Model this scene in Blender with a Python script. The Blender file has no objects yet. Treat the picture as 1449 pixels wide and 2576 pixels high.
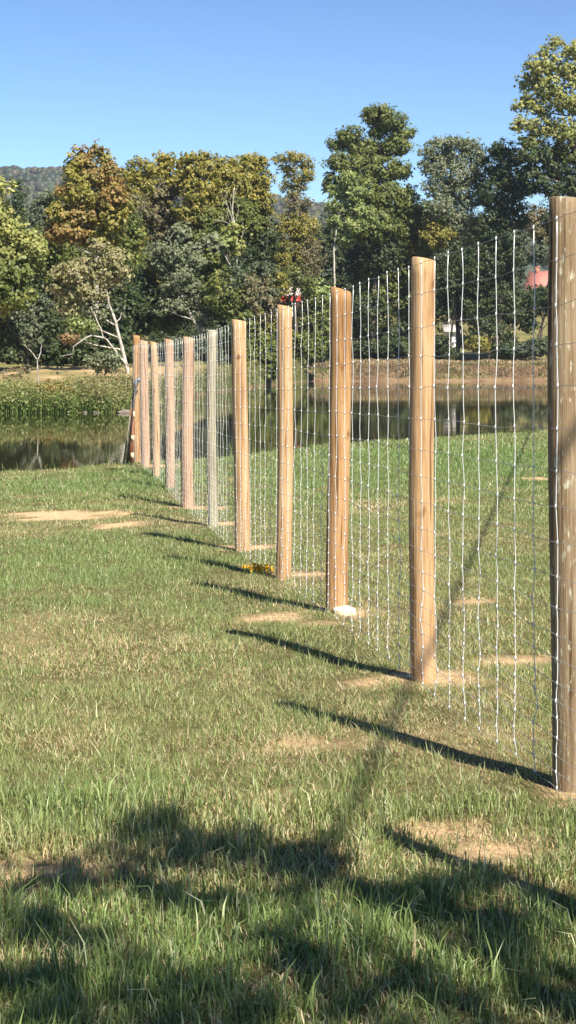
import bpy, math, random
import numpy as np
from mathutils import Vector
random.seed(7)
RNG = np.random.default_rng(7)
SC = bpy.context.scene
COL = SC.collection

# ------------------------------------------------------------ camera, sky, sun, exposure
CAM_Z = 1.67           # eye height above the ground underfoot
HY, CX, F = 890.0, 724.5, 4000.0     # horizon row, centre column and focal length, measured on a 1449x2576 view
cam = bpy.data.cameras.new('camera')
cam_o = bpy.data.objects.new('camera', cam); COL.objects.link(cam_o)
cam_o.location = (0, 0, CAM_Z); cam_o.rotation_euler = (math.pi/2, 0, 0)
cam.sensor_fit = 'VERTICAL'; cam.sensor_height = 36.0; cam.sensor_width = 36.0
cam.lens = F/2576*36.0
cam.shift_y = -(1288-HY)/2576
cam.clip_start = 0.05; cam.clip_end = 8000
SC.camera = cam_o

SUN_TO = Vector((1.15, -1.85, 2.46)).normalized()      # towards the sun
world = bpy.data.worlds.new('World'); SC.world = world; world.use_nodes = True
wn = world.node_tree; wn.nodes.clear()
sky = wn.nodes.new('ShaderNodeTexSky'); sky.sky_type = 'NISHITA'; sky.sun_disc = False
sky.sun_elevation = math.asin(SUN_TO.z); sky.sun_rotation = math.atan2(SUN_TO.x, SUN_TO.y)
sky.altitude = 250; sky.air_density = 1.0; sky.dust_density = 0.2; sky.ozone_density = 3.0
bg = wn.nodes.new('ShaderNodeBackground'); bg.inputs['Strength'].default_value = 0.066
wo = wn.nodes.new('ShaderNodeOutputWorld')
gm = wn.nodes.new('ShaderNodeGamma'); gm.inputs[1].default_value = 1.6
hf = wn.nodes.new('ShaderNodeMixRGB'); hf.blend_type = 'MULTIPLY'; hf.inputs[0].default_value = 1; hf.inputs[2].default_value = (.5, .5, .5, 1)
wn.links.new(sky.outputs[0], hf.inputs[1]); wn.links.new(hf.outputs[0], gm.inputs[0]); wn.links.new(gm.outputs[0], bg.inputs[0]); wn.links.new(bg.outputs[0], wo.inputs[0])
sun = bpy.data.lights.new('sun', 'SUN'); sun.energy = 5.0; sun.angle = math.radians(0.53); sun.color = (1.0, 0.93, 0.80)
sun_o = bpy.data.objects.new('sun', sun); COL.objects.link(sun_o)
sun_o.rotation_euler = SUN_TO.to_track_quat('Z', 'Y').to_euler()
SC.view_settings.view_transform = 'Standard'; SC.view_settings.look = 'None'
SC.view_settings.exposure = 1.32; SC.view_settings.gamma = 1.0
SC.view_settings.use_curve_mapping = False
SC.render.engine = 'CYCLES'
SC.cycles.max_bounces = 8; SC.cycles.transparent_max_bounces = 8; SC.cycles.volume_bounces = 0
SC.cycles.use_denoising = True

# ------------------------------------------------------------ helpers
def at(px, py, Y):
    return Vector(((px-CX)/F*Y, Y, CAM_Z-(py-HY)/F*Y))

def hsh(ix, iy, seed):
    h = (ix.astype(np.int64)*374761393 + iy.astype(np.int64)*668265263 + seed*1442695041) & 0x7fffffff
    h = ((h ^ (h >> 13))*1274126177) & 0x7fffffff
    return ((h ^ (h >> 16)) & 0xffff)/65535.0
def vnoise(x, y, seed=0):
    x = np.asarray(x, float); y = np.asarray(y, float)
    ix = np.floor(x); iy = np.floor(y); fx = x-ix; fy = y-iy
    fx = fx*fx*(3-2*fx); fy = fy*fy*(3-2*fy)
    ix = ix.astype(np.int64); iy = iy.astype(np.int64)
    a = hsh(ix, iy, seed); b = hsh(ix+1, iy, seed); c = hsh(ix, iy+1, seed); d = hsh(ix+1, iy+1, seed)
    return (a*(1-fx)+b*fx)*(1-fy)+(c*(1-fx)+d*fx)*fy
def fbm(x, y, seed=0, o=4):
    t = 0; a = .5; s = 0
    for k in range(o):
        t = t+a*vnoise(np.asarray(x)*2**k, np.asarray(y)*2**k, seed+k*17); s += a; a *= .5
    return t/s
def sstep(a, b, x):
    t = np.clip((x-a)/(b-a), 0, 1); return t*t*(3-2*t)

def mesh_np(name, V, faces, colors=None, smooth=False):
    """faces: list of (M,k) int arrays"""
    me = bpy.data.meshes.new(name)
    V = np.asarray(V, np.float32); me.vertices.add(len(V)); me.vertices.foreach_set('co', V.ravel())
    loops = np.concatenate([f.ravel() for f in faces]).astype(np.int32)
    tot = np.concatenate([np.full(len(f), f.shape[1], np.int32) for f in faces])
    start = np.concatenate([[0], np.cumsum(tot)[:-1]]).astype(np.int32)
    me.loops.add(len(loops)); me.loops.foreach_set('vertex_index', loops)
    me.polygons.add(len(tot)); me.polygons.foreach_set('loop_start', start)
    if smooth: me.polygons.foreach_set('use_smooth', np.ones(len(tot), bool))
    if colors is not None:
        a = me.color_attributes.new('tint', 'FLOAT_COLOR', 'POINT')
        c = np.ones((len(V), 4), np.float32); c[:, :3] = colors; a.data.foreach_set('color', c.ravel())
    me.update(calc_edges=True); me.validate()
    return me
def link(name, me, mat=None, parent=None):
    o = bpy.data.objects.new(name, me); COL.objects.link(o)
    if mat is not None:
        me.materials.clear(); me.materials.append(mat)
    if parent is not None: o.parent = parent
    return o
def empty(name, loc=(0, 0, 0)):
    o = bpy.data.objects.new(name, None); COL.objects.link(o); o.location = loc; o.empty_display_size = .2
    return o
def tag(o, label=None, cat=None, group=None, kind=None):
    for k, v in (('label', label), ('category', cat), ('group', group), ('kind', kind)):
        if v: o[k] = v
    return o

class MB:
    def __init__(s): s.v = []; s.f = {3: [], 4: []}; s.n = 0
    def add(s, V, faces):
        V = np.asarray(V, float)
        for f in faces:
            f = np.asarray(f, int); s.f[f.shape[1]].append(f+s.n)
        s.v.append(V); s.n += len(V)
    def tube(s, pts, rad, sides=6, cap=True):
        P = np.asarray(pts, float); n = len(P)
        R = np.broadcast_to(np.asarray(rad, float), (n,))
        T = np.gradient(P, axis=0); T /= (np.linalg.norm(T, axis=1, keepdims=True)+1e-9)
        ref = np.array([0, 0, 1.]) if abs(T[0, 2]) < .8 else np.array([0, 1., 0])
        A = np.cross(T, ref); A /= (np.linalg.norm(A, axis=1, keepdims=True)+1e-9)
        B = np.cross(T, A)
        th = np.arange(sides)/sides*2*math.pi
        V = P[:, None]+R[:, None, None]*(np.cos(th)[None, :, None]*A[:, None]+np.sin(th)[None, :, None]*B[:, None])
        V = V.reshape(-1, 3)
        i = np.arange(n-1)[:, None]*sides; j = np.arange(sides)[None]; k = (j+1) % sides
        q = np.stack([i+j, i+k, i+sides+k, i+sides+j], -1).reshape(-1, 4)
        fs = [q]
        if cap:
            V = np.vstack([V, P[0], P[-1]]); c0 = n*sides; jj = np.arange(sides); kk = (jj+1) % sides
            fs.append(np.stack([kk, jj, np.full(sides, c0)], -1))
            fs.append(np.stack([(n-1)*sides+jj, (n-1)*sides+kk, np.full(sides, c0+1)], -1))
        s.add(V, fs); return s
    def box(s, lo, hi, M=None):
        x0, y0, z0 = lo; x1, y1, z1 = hi
        V = np.array([[x, y, z] for z in (z0, z1) for y in (y0, y1) for x in (x0, x1)], float)
        if M is not None: V = np.array([list(M @ Vector(v)) for v in V])
        s.add(V, [np.array([[0, 2, 3, 1], [4, 5, 7, 6], [0, 1, 5, 4], [2, 6, 7, 3], [0, 4, 6, 2], [1, 3, 7, 5]])]); return s
    def mesh(s, name, smooth=False):
        fs = [np.vstack(s.f[k]) for k in (3, 4) if s.f[k]]
        return mesh_np(name, np.vstack(s.v), fs, smooth=smooth)
    def build(s, name, mat, parent=None, smooth=False):
        return link(name, s.mesh(name, smooth), mat, parent)

# ------------------------------------------------------------ materials
def new_mat(name):
    m = bpy.data.materials.new(name); m.use_nodes = True
    nt = m.node_tree; nt.nodes.clear()
    out = nt.nodes.new('ShaderNodeOutputMaterial')
    return m, nt, out
def N(nt, t, **kw):
    n = nt.nodes.new(t)
    for k, v in kw.items():
        if k.startswith('_'): setattr(n, k[1:], v)
        else: n.inputs[k.replace('__', ' ')].default_value = v
    return n
def ramp(nt, fac, stops):
    r = nt.nodes.new('ShaderNodeValToRGB')
    e = r.color_ramp.elements
    while len(e) < len(stops): e.new(.5)
    for i, (p, c) in enumerate(stops): e[i].position = p; e[i].color = (*c, 1)
    nt.links.new(fac, r.inputs[0]); return r
def mapped(nt, scale, coord='Object'):
    tc = nt.nodes.new('ShaderNodeTexCoord'); mp = nt.nodes.new('ShaderNodeMapping')
    mp.inputs['Scale'].default_value = scale; nt.links.new(tc.outputs[coord], mp.inputs[0]); return mp
def simple_mat(name, col, rough=.7, var=.15, scale=4.0, metal=0.0, spec=.3):
    m, nt, out = new_mat(name); b = N(nt, 'ShaderNodeBsdfPrincipled', Roughness=rough, Metallic=metal)
    b.inputs['Specular IOR Level'].default_value = spec
    mp = mapped(nt, (scale,)*3); nz = N(nt, 'ShaderNodeTexNoise', Scale=1.0, Detail=5.0); nt.links.new(mp.outputs[0], nz.inputs['Vector'])
    c = np.array(col)
    r = ramp(nt, nz.outputs[0], [(.3, tuple(np.clip(c*(1-var), 0, 1))), (.7, tuple(np.clip(c*(1+var), 0, 1)))])
    nt.links.new(r.outputs[0], b.inputs['Base Color']); nt.links.new(b.outputs[0], out.inputs[0]); return m
def leaf_mat(name, trans=.35, rough=.5, spec=.3, tr_col=(1.0, 1.05, .55)):
    m, nt, out = new_mat(name)
    at_ = nt.nodes.new('ShaderNodeAttribute'); at_.attribute_name = 'tint'
    b = N(nt, 'ShaderNodeBsdfPrincipled', Roughness=rough); b.inputs['Specular IOR Level'].default_value = spec
    nt.links.new(at_.outputs['Color'], b.inputs['Base Color'])
    t = nt.nodes.new('ShaderNodeBsdfTranslucent')
    mu = N(nt, 'ShaderNodeMixRGB', _blend_type='MULTIPLY'); mu.inputs[0].default_value = 1; mu.inputs[2].default_value = (*tr_col, 1)
    nt.links.new(at_.outputs['Color'], mu.inputs[1]); nt.links.new(mu.outputs[0], t.inputs[0])
    mx = nt.nodes.new('ShaderNodeMixShader'); mx.inputs[0].default_value = trans
    nt.links.new(b.outputs[0], mx.inputs[1]); nt.links.new(t.outputs[0], mx.inputs[2]); nt.links.new(mx.outputs[0], out.inputs[0])
    return m
LEAF = leaf_mat('leaf', .40)
GRASSM = leaf_mat('grass_blade', .30, .45, .35)
def bark_mat(name, c0, c1, scale=(8, 8, 1.5)):
    m, nt, out = new_mat(name); b = N(nt, 'ShaderNodeBsdfPrincipled', Roughness=.85)
    mp = mapped(nt, scale); nz = N(nt, 'ShaderNodeTexNoise', Scale=1.0, Detail=6.0, Roughness=.65)
    nt.links.new(mp.outputs[0], nz.inputs['Vector'])
    r = ramp(nt, nz.outputs[0], [(.38, c0), (.6, c1)]); nt.links.new(r.outputs[0], b.inputs['Base Color'])
    bp = N(nt, 'ShaderNodeBump', Strength=.5, Distance=.03); nt.links.new(nz.outputs[0], bp.inputs['Height']); nt.links.new(bp.outputs[0], b.inputs['Normal'])
    nt.links.new(b.outputs[0], out.inputs[0]); return m
BARK = bark_mat('brown_bark', (.05, .038, .028), (.13, .10, .075))
BARK_PALE = bark_mat('pale_bark', (.16, .135, .105), (.50, .46, .39))
BARK_GREY = bark_mat('grey_bark', (.16, .14, .11), (.36, .32, .26))

# ------------------------------------------------------------ terrain
gY = np.array([-200, 0, 4, 6.66, 9.28, 12.07, 14.4, 17, 20, 23, 26.4, 29, 33, 60, 500])
gZ = np.array([1.5, 0, -.08, -.145, -.244, -.306, -.365, -.44, -.50, -.555, -.565, -.575, -.555, -.55, -.55])
YnX = np.array([-300, -40, -15, -5.4, -4.35, -3.1, -1.5, -.46, .97, 3.1, 7.5, 20, 60, 300])
YnY = np.array([0, 12, 25, 30.0, 30.5, 32.8, 33.7, 35.8, 38.6, 41.1, 45.5, 58, 85, 110])
YfX = np.array([-300, -60, -8.5, -7.0, -6.0, -4.0, -1.0, 2.0, 300])
YfY = np.array([60, 74, 77, 82, 112, 128, 148, 165, 168])
WATER_Z = -1.18
def ground_z(X, Y):
    X = np.asarray(X, float); Y = np.asarray(Y, float)
    near = np.interp(Y, gY, gZ)+(fbm(X*1.7, Y*1.7, 3, 3)-.5)*.05
    yn = np.interp(X, YnX, YnY); yf = np.interp(X, YfX, YfY)+(vnoise(X*.7, X*0, 5)-.5)*1.2
    fall = near-(near-WATER_Z+1.0)*sstep(0, 3.2, Y-yn)
    d = Y-yf
    left = 1-sstep(-7.5, -3, X)
    bl = np.interp(d, [-8, 0, 1.5, 5, 16, 40, 120, 400, 2500], [-2.2, WATER_Z, -.75, -.35, .72, 1.0, 2.2, 6, 8])
    br = np.interp(d, [-8, 0, .8, 4, 7, 22, 40, 110, 300, 2500], [-2.2, WATER_Z, -.65, .35, .78, .9, 2.2, 11, 16, 18])
    far = bl*left+br*(1-left)+(fbm(X*.35, Y*.35, 9, 3)-.5)*.5*sstep(0, 4, d)
    basin = np.full_like(X+Y, WATER_Z-1.0)
    z = np.where(Y < yn+3.2, fall, np.where(d > -8, np.maximum(far, basin), basin))
    return z
def ground_at(px, py):
    lo, hi = 2.0, 400.0
    for Y in np.arange(3, 300, .05):
        X = (px-CX)/F*Y
        if CAM_Z-(py-HY)/F*Y <= float(ground_z(X, Y)): return X, Y
    return X, Y

def graded(lo, hi, first, grow):
    out = [lo]; s = first
    while out[-1] < hi: out.append(out[-1]+s); s *= grow
    return out
xs = np.array(sorted(set([round(v, 3) for v in list(np.arange(-8, 12, .25))+[-v for v in graded(8, 60, .5, 1.03)]+list(graded(12, 60, .5, 1.03))+[-v for v in graded(60, 2500, 3, 1.2)]+list(graded(60, 2500, 3, 1.2))])))
ys = np.array(sorted(set([round(v, 3) for v in [-v for v in graded(-3, 300, 1.0, 1.25)]+list(np.arange(3, 50, .25))+list(np.arange(50, 190, .8))+list(graded(190, 4000, 2, 1.12))])))
GX, GY = np.meshgrid(xs, ys)
GZ = ground_z(GX, GY)

# patches where the turf is thin: (px, py, rx, ry, strength) measured in the view, turned into ground ellipses in metres
BARE = [(150, 1298, 140, 11, 1.), (300, 1322, 75, 8, .9), (450, 1276, 40, 5, .9), (590, 1381, 110, 7, 1.), (745, 1446, 60, 9, 1.),
        (545, 1320, 55, 7, 1.), (540, 1278, 60, 6, .8), (480, 1278, 50, 6, .8), (380, 1172, 80, 5, 1.), (850, 1540, 75, 12, 1.), (690, 1558, 80, 16, 1.),
        (790, 1568, 90, 10, .7), (1070, 1702, 110, 16, 1.), (905, 1722, 55, 13, .9), (1170, 1519, 65, 8, 1.), (1310, 1660, 85, 11, .95), (1130, 1690, 60, 9, .8),
        (1350, 1205, 45, 5, 1.), (1430, 1995, 120, 24, 1.), (1120, 2105, 130, 30, .75), (1240, 2160, 180, 34, .9), (660, 2012, 110, 20, .6),
        (760, 1876, 120, 16, .5), (60, 2205, 190, 26, .8), (200, 1660, 60, 10, .4), (100, 1875, 90, 20, .4), (770, 2030, 50, 10, .4), (1230, 1745, 50, 10, .5), (1345, 2250, 120, 20, .6)]
DRY = [(520, 1650, 480, 70, .35), (950, 1560, 320, 60, .55), (1050, 1790, 330, 70, .55), (90, 1860, 220, 60, .55), (1180, 1985, 280, 50, .75),
       (760, 1900, 300, 60, .6), (300, 1520, 300, 45, .3), (300, 1310, 300, 20, .5), (1200, 1640, 260, 40, .5), (600, 2010, 300, 40, .5), (80, 2180, 260, 60, .6), (700, 1470, 160, 25, .55), (1220, 2140, 260, 60, .5),
       (800, 2480, 300, 60, .35), (1100, 2430, 220, 50, .35)]
LUSH = [(1200, 1160, 420, 55, .9), (800, 1200, 200, 60, .7), (200, 1215, 260, 30, .7), (350, 1210, 120, 30, .8), (150, 1420, 230, 60, .55), (600, 2350, 900, 140, .6), (200, 2020, 300, 50, .4)]
def ell(lst):
    r = []
    for px, py, rx, ry, s in lst:
        X, Y = ground_at(px, py); X2, Y2 = ground_at(px, py-ry); X3, Y3 = ground_at(px, py+ry)
        r.append((X, Y, rx*Y/F, max((Y2-Y3)/2, .05), s))
    return r
EB, ED, EL = ell(BARE), ell(DRY), ell(LUSH)
def field(E, X, Y, soft=.5):
    v = np.zeros_like(X)
    for cx, cy, rx, ry, s in E:
        ux, uy = (X-cx)/rx, (Y-cy)/ry; near_ = (np.abs(ux) < 3) & (np.abs(uy) < 3)
        if not near_.any(): continue
        wx_ = (fbm(X*2.6+cx, Y*2.6, 14, 3)-.5)*1.5; wy_ = (fbm(X*2.6, Y*2.6+cy, 15, 3)-.5)*1.5
        d = np.sqrt((ux+wx_)**2+(uy+wy_)**2)
        v = np.maximum(v, s*(1-sstep(1-soft, 1+soft, d)))
    return v
def bare_f(X, Y):
    b = field(EB, X, Y, .45); n = fbm(X*4, Y*3, 21, 3)
    n2 = fbm(X*14, Y*9, 22, 3); b = np.clip(b*2.3-(1-n)*.85-(1-n2)*.8, 0, 1)
    return np.clip(b+sstep(.70, .80, fbm(X*1.1+40, Y*.8, 33, 3))*.25, 0, 1)
def dry_f(X, Y):
    n = fbm(X*.8, Y*.6, 51, 4)
    return np.clip(0.30+field(ED, X, Y, .8)*.9+(n-.5)*2.0+(fbm(X*3.1, Y*2.2, 57, 3)-.5)*.9-field(EL, X, Y, .8)*.85, 0, 1)

soilN = np.clip(bare_f(GX, GY), 0, 1)
isnear = (GY < np.interp(GX, YnX, YnY)+4)
dryN = dry_f(GX, GY)
far_tan = (~isnear).astype(float)
def ground_mat():
    m, nt, out = new_mat('ground'); b = N(nt, 'ShaderNodeBsdfPrincipled', Roughness=.95); b.inputs['Specular IOR Level'].default_value = .1
    a = nt.nodes.new('ShaderNodeAttribute'); a.attribute_name = 'tint'; sp = nt.nodes.new('ShaderNodeSeparateColor'); nt.links.new(a.outputs['Color'], sp.inputs[0])
    mp = mapped(nt, (1, 1, 1)); n1 = N(nt, 'ShaderNodeTexNoise', Scale=14.0, Detail=8.0, Roughness=.7); nt.links.new(mp.outputs[0], n1.inputs['Vector'])
    n2 = N(nt, 'ShaderNodeTexNoise', Scale=.35, Detail=6.0, Roughness=.6); nt.links.new(mp.outputs[0], n2.inputs['Vector'])
    n3 = N(nt, 'ShaderNodeTexNoise', Scale=90.0, Detail=4.0, Roughness=.7); nt.links.new(mp.outputs[0], n3.inputs['Vector'])
    turf = ramp(nt, n1.outputs[0], [(.3, (.04, .042, .016)), (.55, (.12, .105, .046)), (.75, (.25, .20, .10))])
    soil = ramp(nt, n1.outputs[0], [(.3, (.36, .23, .13)), (.52, (.52, .37, .22)), (.75, (.60, .46, .30))])
    fine = ramp(nt, n3.outputs[0], [(.3, (.62, .58, .55)), (.65, (1.1, 1.08, 1.05))])
    bank = ramp(nt, n2.outputs[0], [(.3, (.08, .052, .03)), (.48, (.15, .10, .06)), (.62, (.21, .15, .088)), (.76, (.11, .10, .042))])
    far = ramp(nt, n2.outputs[0], [(.35, (.10, .12, .04)), (.6, (.26, .22, .10))])
    def mix(f, c1, c2, mode='MIX'):
        x = N(nt, 'ShaderNodeMixRGB', _blend_type=mode)
        if isinstance(f, float): x.inputs[0].default_value = f
        else: nt.links.new(f, x.inputs[0])
        nt.links.new(c1, x.inputs[1]); nt.links.new(c2, x.inputs[2]); return x.outputs[0]
    c = mix(sp.outputs[0], turf.outputs[0], soil.outputs[0])
    c = mix(sp.outputs[1], c, bank.outputs[0]); c = mix(sp.outputs[2], c, far.outputs[0])
    c = mix(1.0, c, fine.outputs[0], 'MULTIPLY')
    nt.links.new(c, b.inputs['Base Color'])
    bp = N(nt, 'ShaderNodeBump', Strength=.8, Distance=.02); nt.links.new(n1.outputs[0], bp.inputs['Height']); nt.links.new(bp.outputs[0], b.inputs['Normal'])
    nt.links.new(b.outputs[0], out.inputs[0]); return m
dfar = GY-np.interp(GX, YfX, YfY)
leftb = far_tan*(1-sstep(-8, -5, GX))*sstep(3, 6, dfar)*(1-sstep(20, 27, dfar))*np.clip(.15+2.6*(fbm(GX*.9, GY*.45, 63, 4)-.36), .3, .9)  # dappled tree shade put into the soil colour by the patchy noise
cols = np.stack([np.maximum(soilN*isnear, leftb), far_tan*(1-sstep(8, 16, dfar))*(1-leftb), (1-leftb)*far_tan*sstep(6, 12, dfar)*np.clip(.55+.9*(fbm(GX*.2, GY*.2, 77)-.35), 0, 1)], -1).reshape(-1, 3)
# the strip of dropped turf at the water's edge is bare earth too
cols[:, 0] = np.maximum(cols[:, 0], (sstep(.3, 1.0, GY-np.interp(GX, YnX, YnY))*isnear*.5).ravel())
nx, ny = len(xs), len(ys)
ii = (np.arange(ny-1)[:, None]*nx+np.arange(nx-1)[None]).ravel()
gq = np.stack([ii, ii+1, ii+nx+1, ii+nx], -1)
go = link('ground', mesh_np('ground', np.stack([GX.ravel(), GY.ravel(), GZ.ravel()], -1), [gq], cols, True), ground_mat())
tag(go, 'grassy ground sloping gently down to the pond', 'ground', kind='structure')

# ------------------------------------------------------------ pond
def water_mat():
    m, nt, out = new_mat('pond_water'); b = N(nt, 'ShaderNodeBsdfPrincipled', Roughness=.03, IOR=1.33)
    b.inputs['Base Color'].default_value = (.020, .019, .008, 1); b.inputs['Specular IOR Level'].default_value = .5
    mp = mapped(nt, (.55, 1.6, 1)); n1 = N(nt, 'ShaderNodeTexNoise', Scale=1.0, Detail=3.0, Roughness=.5); nt.links.new(mp.outputs[0], n1.inputs['Vector'])
    mp2 = mapped(nt, (.05, .11, 1)); n2 = N(nt, 'ShaderNodeTexNoise', Scale=1.0, Detail=2.0); nt.links.new(mp2.outputs[0], n2.inputs['Vector'])
    r = ramp(nt, n2.outputs[0], [(.42, (.15,)*3), (.62, (1,)*3)])
    mu = N(nt, 'ShaderNodeMath', _operation='MULTIPLY'); nt.links.new(n1.outputs[0], mu.inputs[0]); nt.links.new(r.outputs[0], mu.inputs[1])
    bp = N(nt, 'ShaderNodeBump', Strength=.10, Distance=.04); nt.links.new(mu.outputs[0], bp.inputs['Height']); nt.links.new(bp.outputs[0], b.inputs['Normal'])
    nt.links.new(b.outputs[0], out.inputs[0]); return m
wx = np.linspace(-250, 250, 26); wy = np.linspace(2, 172, 18); WX, WY = np.meshgrid(wx, wy)
ii = (np.arange(17)[:, None]*26+np.arange(25)[None]).ravel()
# keep only cells that touch the pond, so no water sheet lies under the lawn
cxm = (WX[:-1, :-1]+WX[1:, 1:])/2
lo_ok = WY[1:, 1:] > np.minimum(np.interp(WX[:-1, :-1], YnX, YnY), np.interp(WX[1:, 1:], YnX, YnY))-1
sel = lo_ok.ravel()
wo_ = link('pond_water', mesh_np('pond_water', np.stack([WX.ravel(), WY.ravel(), np.full(WX.size, WATER_Z)], -1), [np.stack([ii, ii+1, ii+27, ii+26], -1)[sel]], None, True), water_mat())
tag(wo_, 'still dark pond water mirroring the trees', 'water', kind='structure')

# ------------------------------------------------------------ fence
#        top x, top y, base x, base y, depth, width px, tone
POSTS = [(1424, 503, 1427, 1985, 6.66, 84, 'lichen'), (1062, 655, 1066, 1713, 9.28, 62, 'tan'), (855, 731, 850, 1548, 12.07, 54, 'orange'),
         (717, 772, 714, 1455, 14.41, 38, 'tan'), (603, 808, 608, 1385, 17.05, 38, 'tan'), (533, 832, 534, 1327, 19.96, 25, 'grey'),
         (472, 850, 473, 1279, 22.99, 29, 'pink'), (424, 855, 430, 1231, 26.4, 23, 'pink'), (388, 862, 393, 1203, 29.1, 18, 'tan'),
         (362, 858, 366, 1175, 31.3, 22, 'pink'), (342, 845, 345, 1170, 32.6, 18, 'orange')]
TONES = {'tan': ((.34, .20, .095), (.53, .355, .19), (.60, .44, .26)), 'orange': ((.27, .145, .06), (.44, .265, .12), (.52, .35, .185)),
         'pink': ((.33, .20, .125), (.47, .315, .205), (.55, .40, .28)), 'grey': ((.20, .18, .125), (.33, .31, .22), (.42, .40, .30)),
         'lichen': ((.15, .105, .06), (.265, .20, .12), (.34, .28, .19))}
def wood_mat(name, tone, seed):
    c0, c1, c2 = [(c[0]*.80, c[1]*.75, c[2]*.71) for c in TONES[tone]]
    m, nt, out = new_mat(name); b = N(nt, 'ShaderNodeBsdfPrincipled', Roughness=.78); b.inputs['Specular IOR Level'].default_value = .2
    tc = nt.nodes.new('ShaderNodeTexCoord')
    def nz(scale, detail, rough=.6, off=0):
        mp = nt.nodes.new('ShaderNodeMapping'); mp.inputs['Scale'].default_value = scale; mp.inputs['Location'].default_value = (seed*3.1+off, seed*1.7, seed*2.3)
        nt.links.new(tc.outputs['Object'], mp.inputs[0]); n = N(nt, 'ShaderNodeTexNoise', Scale=1.0, Detail=detail, Roughness=rough); nt.links.new(mp.outputs[0], n.inputs['Vector']); return n
    big = nz((7, 7, 1.6), 4); grain = nz((70, 70, 2.2), 6, .7); crack = nz((38, 38, .9), 3, .5, 5); knot = nz((9, 9, 4.5), 2, .5, 9)
    ad = N(nt, 'ShaderNodeMath', _operation='MULTIPLY_ADD'); nt.links.new(grain.outputs[0], ad.inputs[0]); ad.inputs[1].default_value = .55
    sb = N(nt, 'ShaderNodeMath', _operation='MULTIPLY'); nt.links.new(big.outputs[0], sb.inputs[0]); sb.inputs[1].default_value = .5; nt.links.new(sb.outputs[0], ad.inputs[2])
    col = ramp(nt, ad.outputs[0], [(.40, c0), (.52, c1), (.62, c2)])
    ck = ramp(nt, crack.outputs[0], [(.60, (1, 1, 1)), (.68, (.40, .33, .28))])
    kn = ramp(nt, knot.outputs[0], [(.66, (1, 1, 1)), (.74, (.45, .33, .24))])
    def mul(a, b_):
        x = N(nt, 'ShaderNodeMixRGB', _blend_type='MULTIPLY'); x.inputs[0].default_value = 1; nt.links.new(a, x.inputs[1]); nt.links.new(b_, x.inputs[2]); return x.outputs[0]
    c = mul(mul(col.outputs[0], ck.outputs[0]), kn.outputs[0])
    if tone == 'lichen':
        l = nz((48, 48, 13), 5, .65, 13); lr = ramp(nt, l.outputs[0], [(.57, (0,)*3), (.66, (.8,)*3)])
        x = N(nt, 'ShaderNodeMixRGB'); nt.links.new(lr.outputs[0], x.inputs[0]); nt.links.new(c, x.inputs[1]); x.inputs[2].default_value = (.46, .45, .34, 1); c = x.outputs[0]
    nt.links.new(c, b.inputs['Base Color'])
    hs = N(nt, 'ShaderNodeMath', _operation='SUBTRACT'); nt.links.new(grain.outputs[0], hs.inputs[0]); nt.links.new(crack.outputs[0], hs.inputs[1])
    bp = N(nt, 'ShaderNodeBump', Strength=.8, Distance=.012); nt.links.new(hs.outputs[0], bp.inputs['Height']); nt.links.new(bp.outputs[0], b.inputs['Normal'])
    nt.links.new(b.outputs[0], out.inputs[0]); return m
fence = empty('wire_fence', (POSTS[0][2]/F, 6.66, 0)); fence.location = (0, 0, 0)
tag(fence, 'tall woven wire fence on round wooden posts running down to the pond', 'fence')
def post_mesh(r, H, lean, slant, seed, sink=.35):
    rings = 34; sides = 28
    z = np.linspace(-sink, H, rings); th = np.arange(sides)/sides*2*math.pi
    Z, T = np.meshgrid(z, th, indexing='ij')
    R = r*(1.035-.06*np.clip(Z/H, 0, 1))*(1+.05*(fbm(T*2+seed*9, Z*1.4+seed, 5, 3)-.5)+.022*(vnoise(T*7+seed, Z*.5, 8)-.5))
    X = np.cos(T)*R+lean[0]*np.clip(Z, 0, None)/H+.010*np.sin(Z*1.8+seed); Yy = np.sin(T)*R+lean[1]*np.clip(Z, 0, None)/H+.008*np.sin(Z*1.3+seed*2)
    # slanting sawn top
    k = np.clip((Z-(H-.25))/.25, 0, 1); Z = Z+k*(np.cos(T)*slant[0]+np.sin(T)*slant[1])*r
    V = np.stack([X, Yy, Z], -1).reshape(-1, 3)
    i = np.arange(rings-1)[:, None]*sides; j = np.arange(sides)[None]; kk = (j+1) % sides
    q = np.stack([i+j, i+kk, i+sides+kk, i+sides+j], -1).reshape(-1, 4)
    # bevelled cap
    top = V[-sides:]; c = top.mean(0); inner = c+(top-c)*.9+np.array([0, 0, .008])
    V = np.vstack([V, inner, c+np.array([0, 0, .012])]); b0 = (rings-1)*sides; i0 = rings*sides; jj = np.arange(sides); k2 = (jj+1) % sides
    q2 = np.stack([b0+jj, b0+k2, i0+k2, i0+jj], -1); t = np.stack([i0+jj, i0+k2, np.full(sides, i0+sides)], -1)
    return mesh_np('post', V, [t, np.vstack([q, q2])], smooth=True)
PB = []   # base points, radii
prow = [(None,)]+[None]
defs = []
for k, (tx, ty, bx, by, Y, w, tone) in enumerate(POSTS):
    b = at(bx, by, Y); t = at(tx, ty, Y); r = w/2*Y/F
    defs.append((b, t.z-b.z, r, (t.x-b.x, 0), tone))
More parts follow.
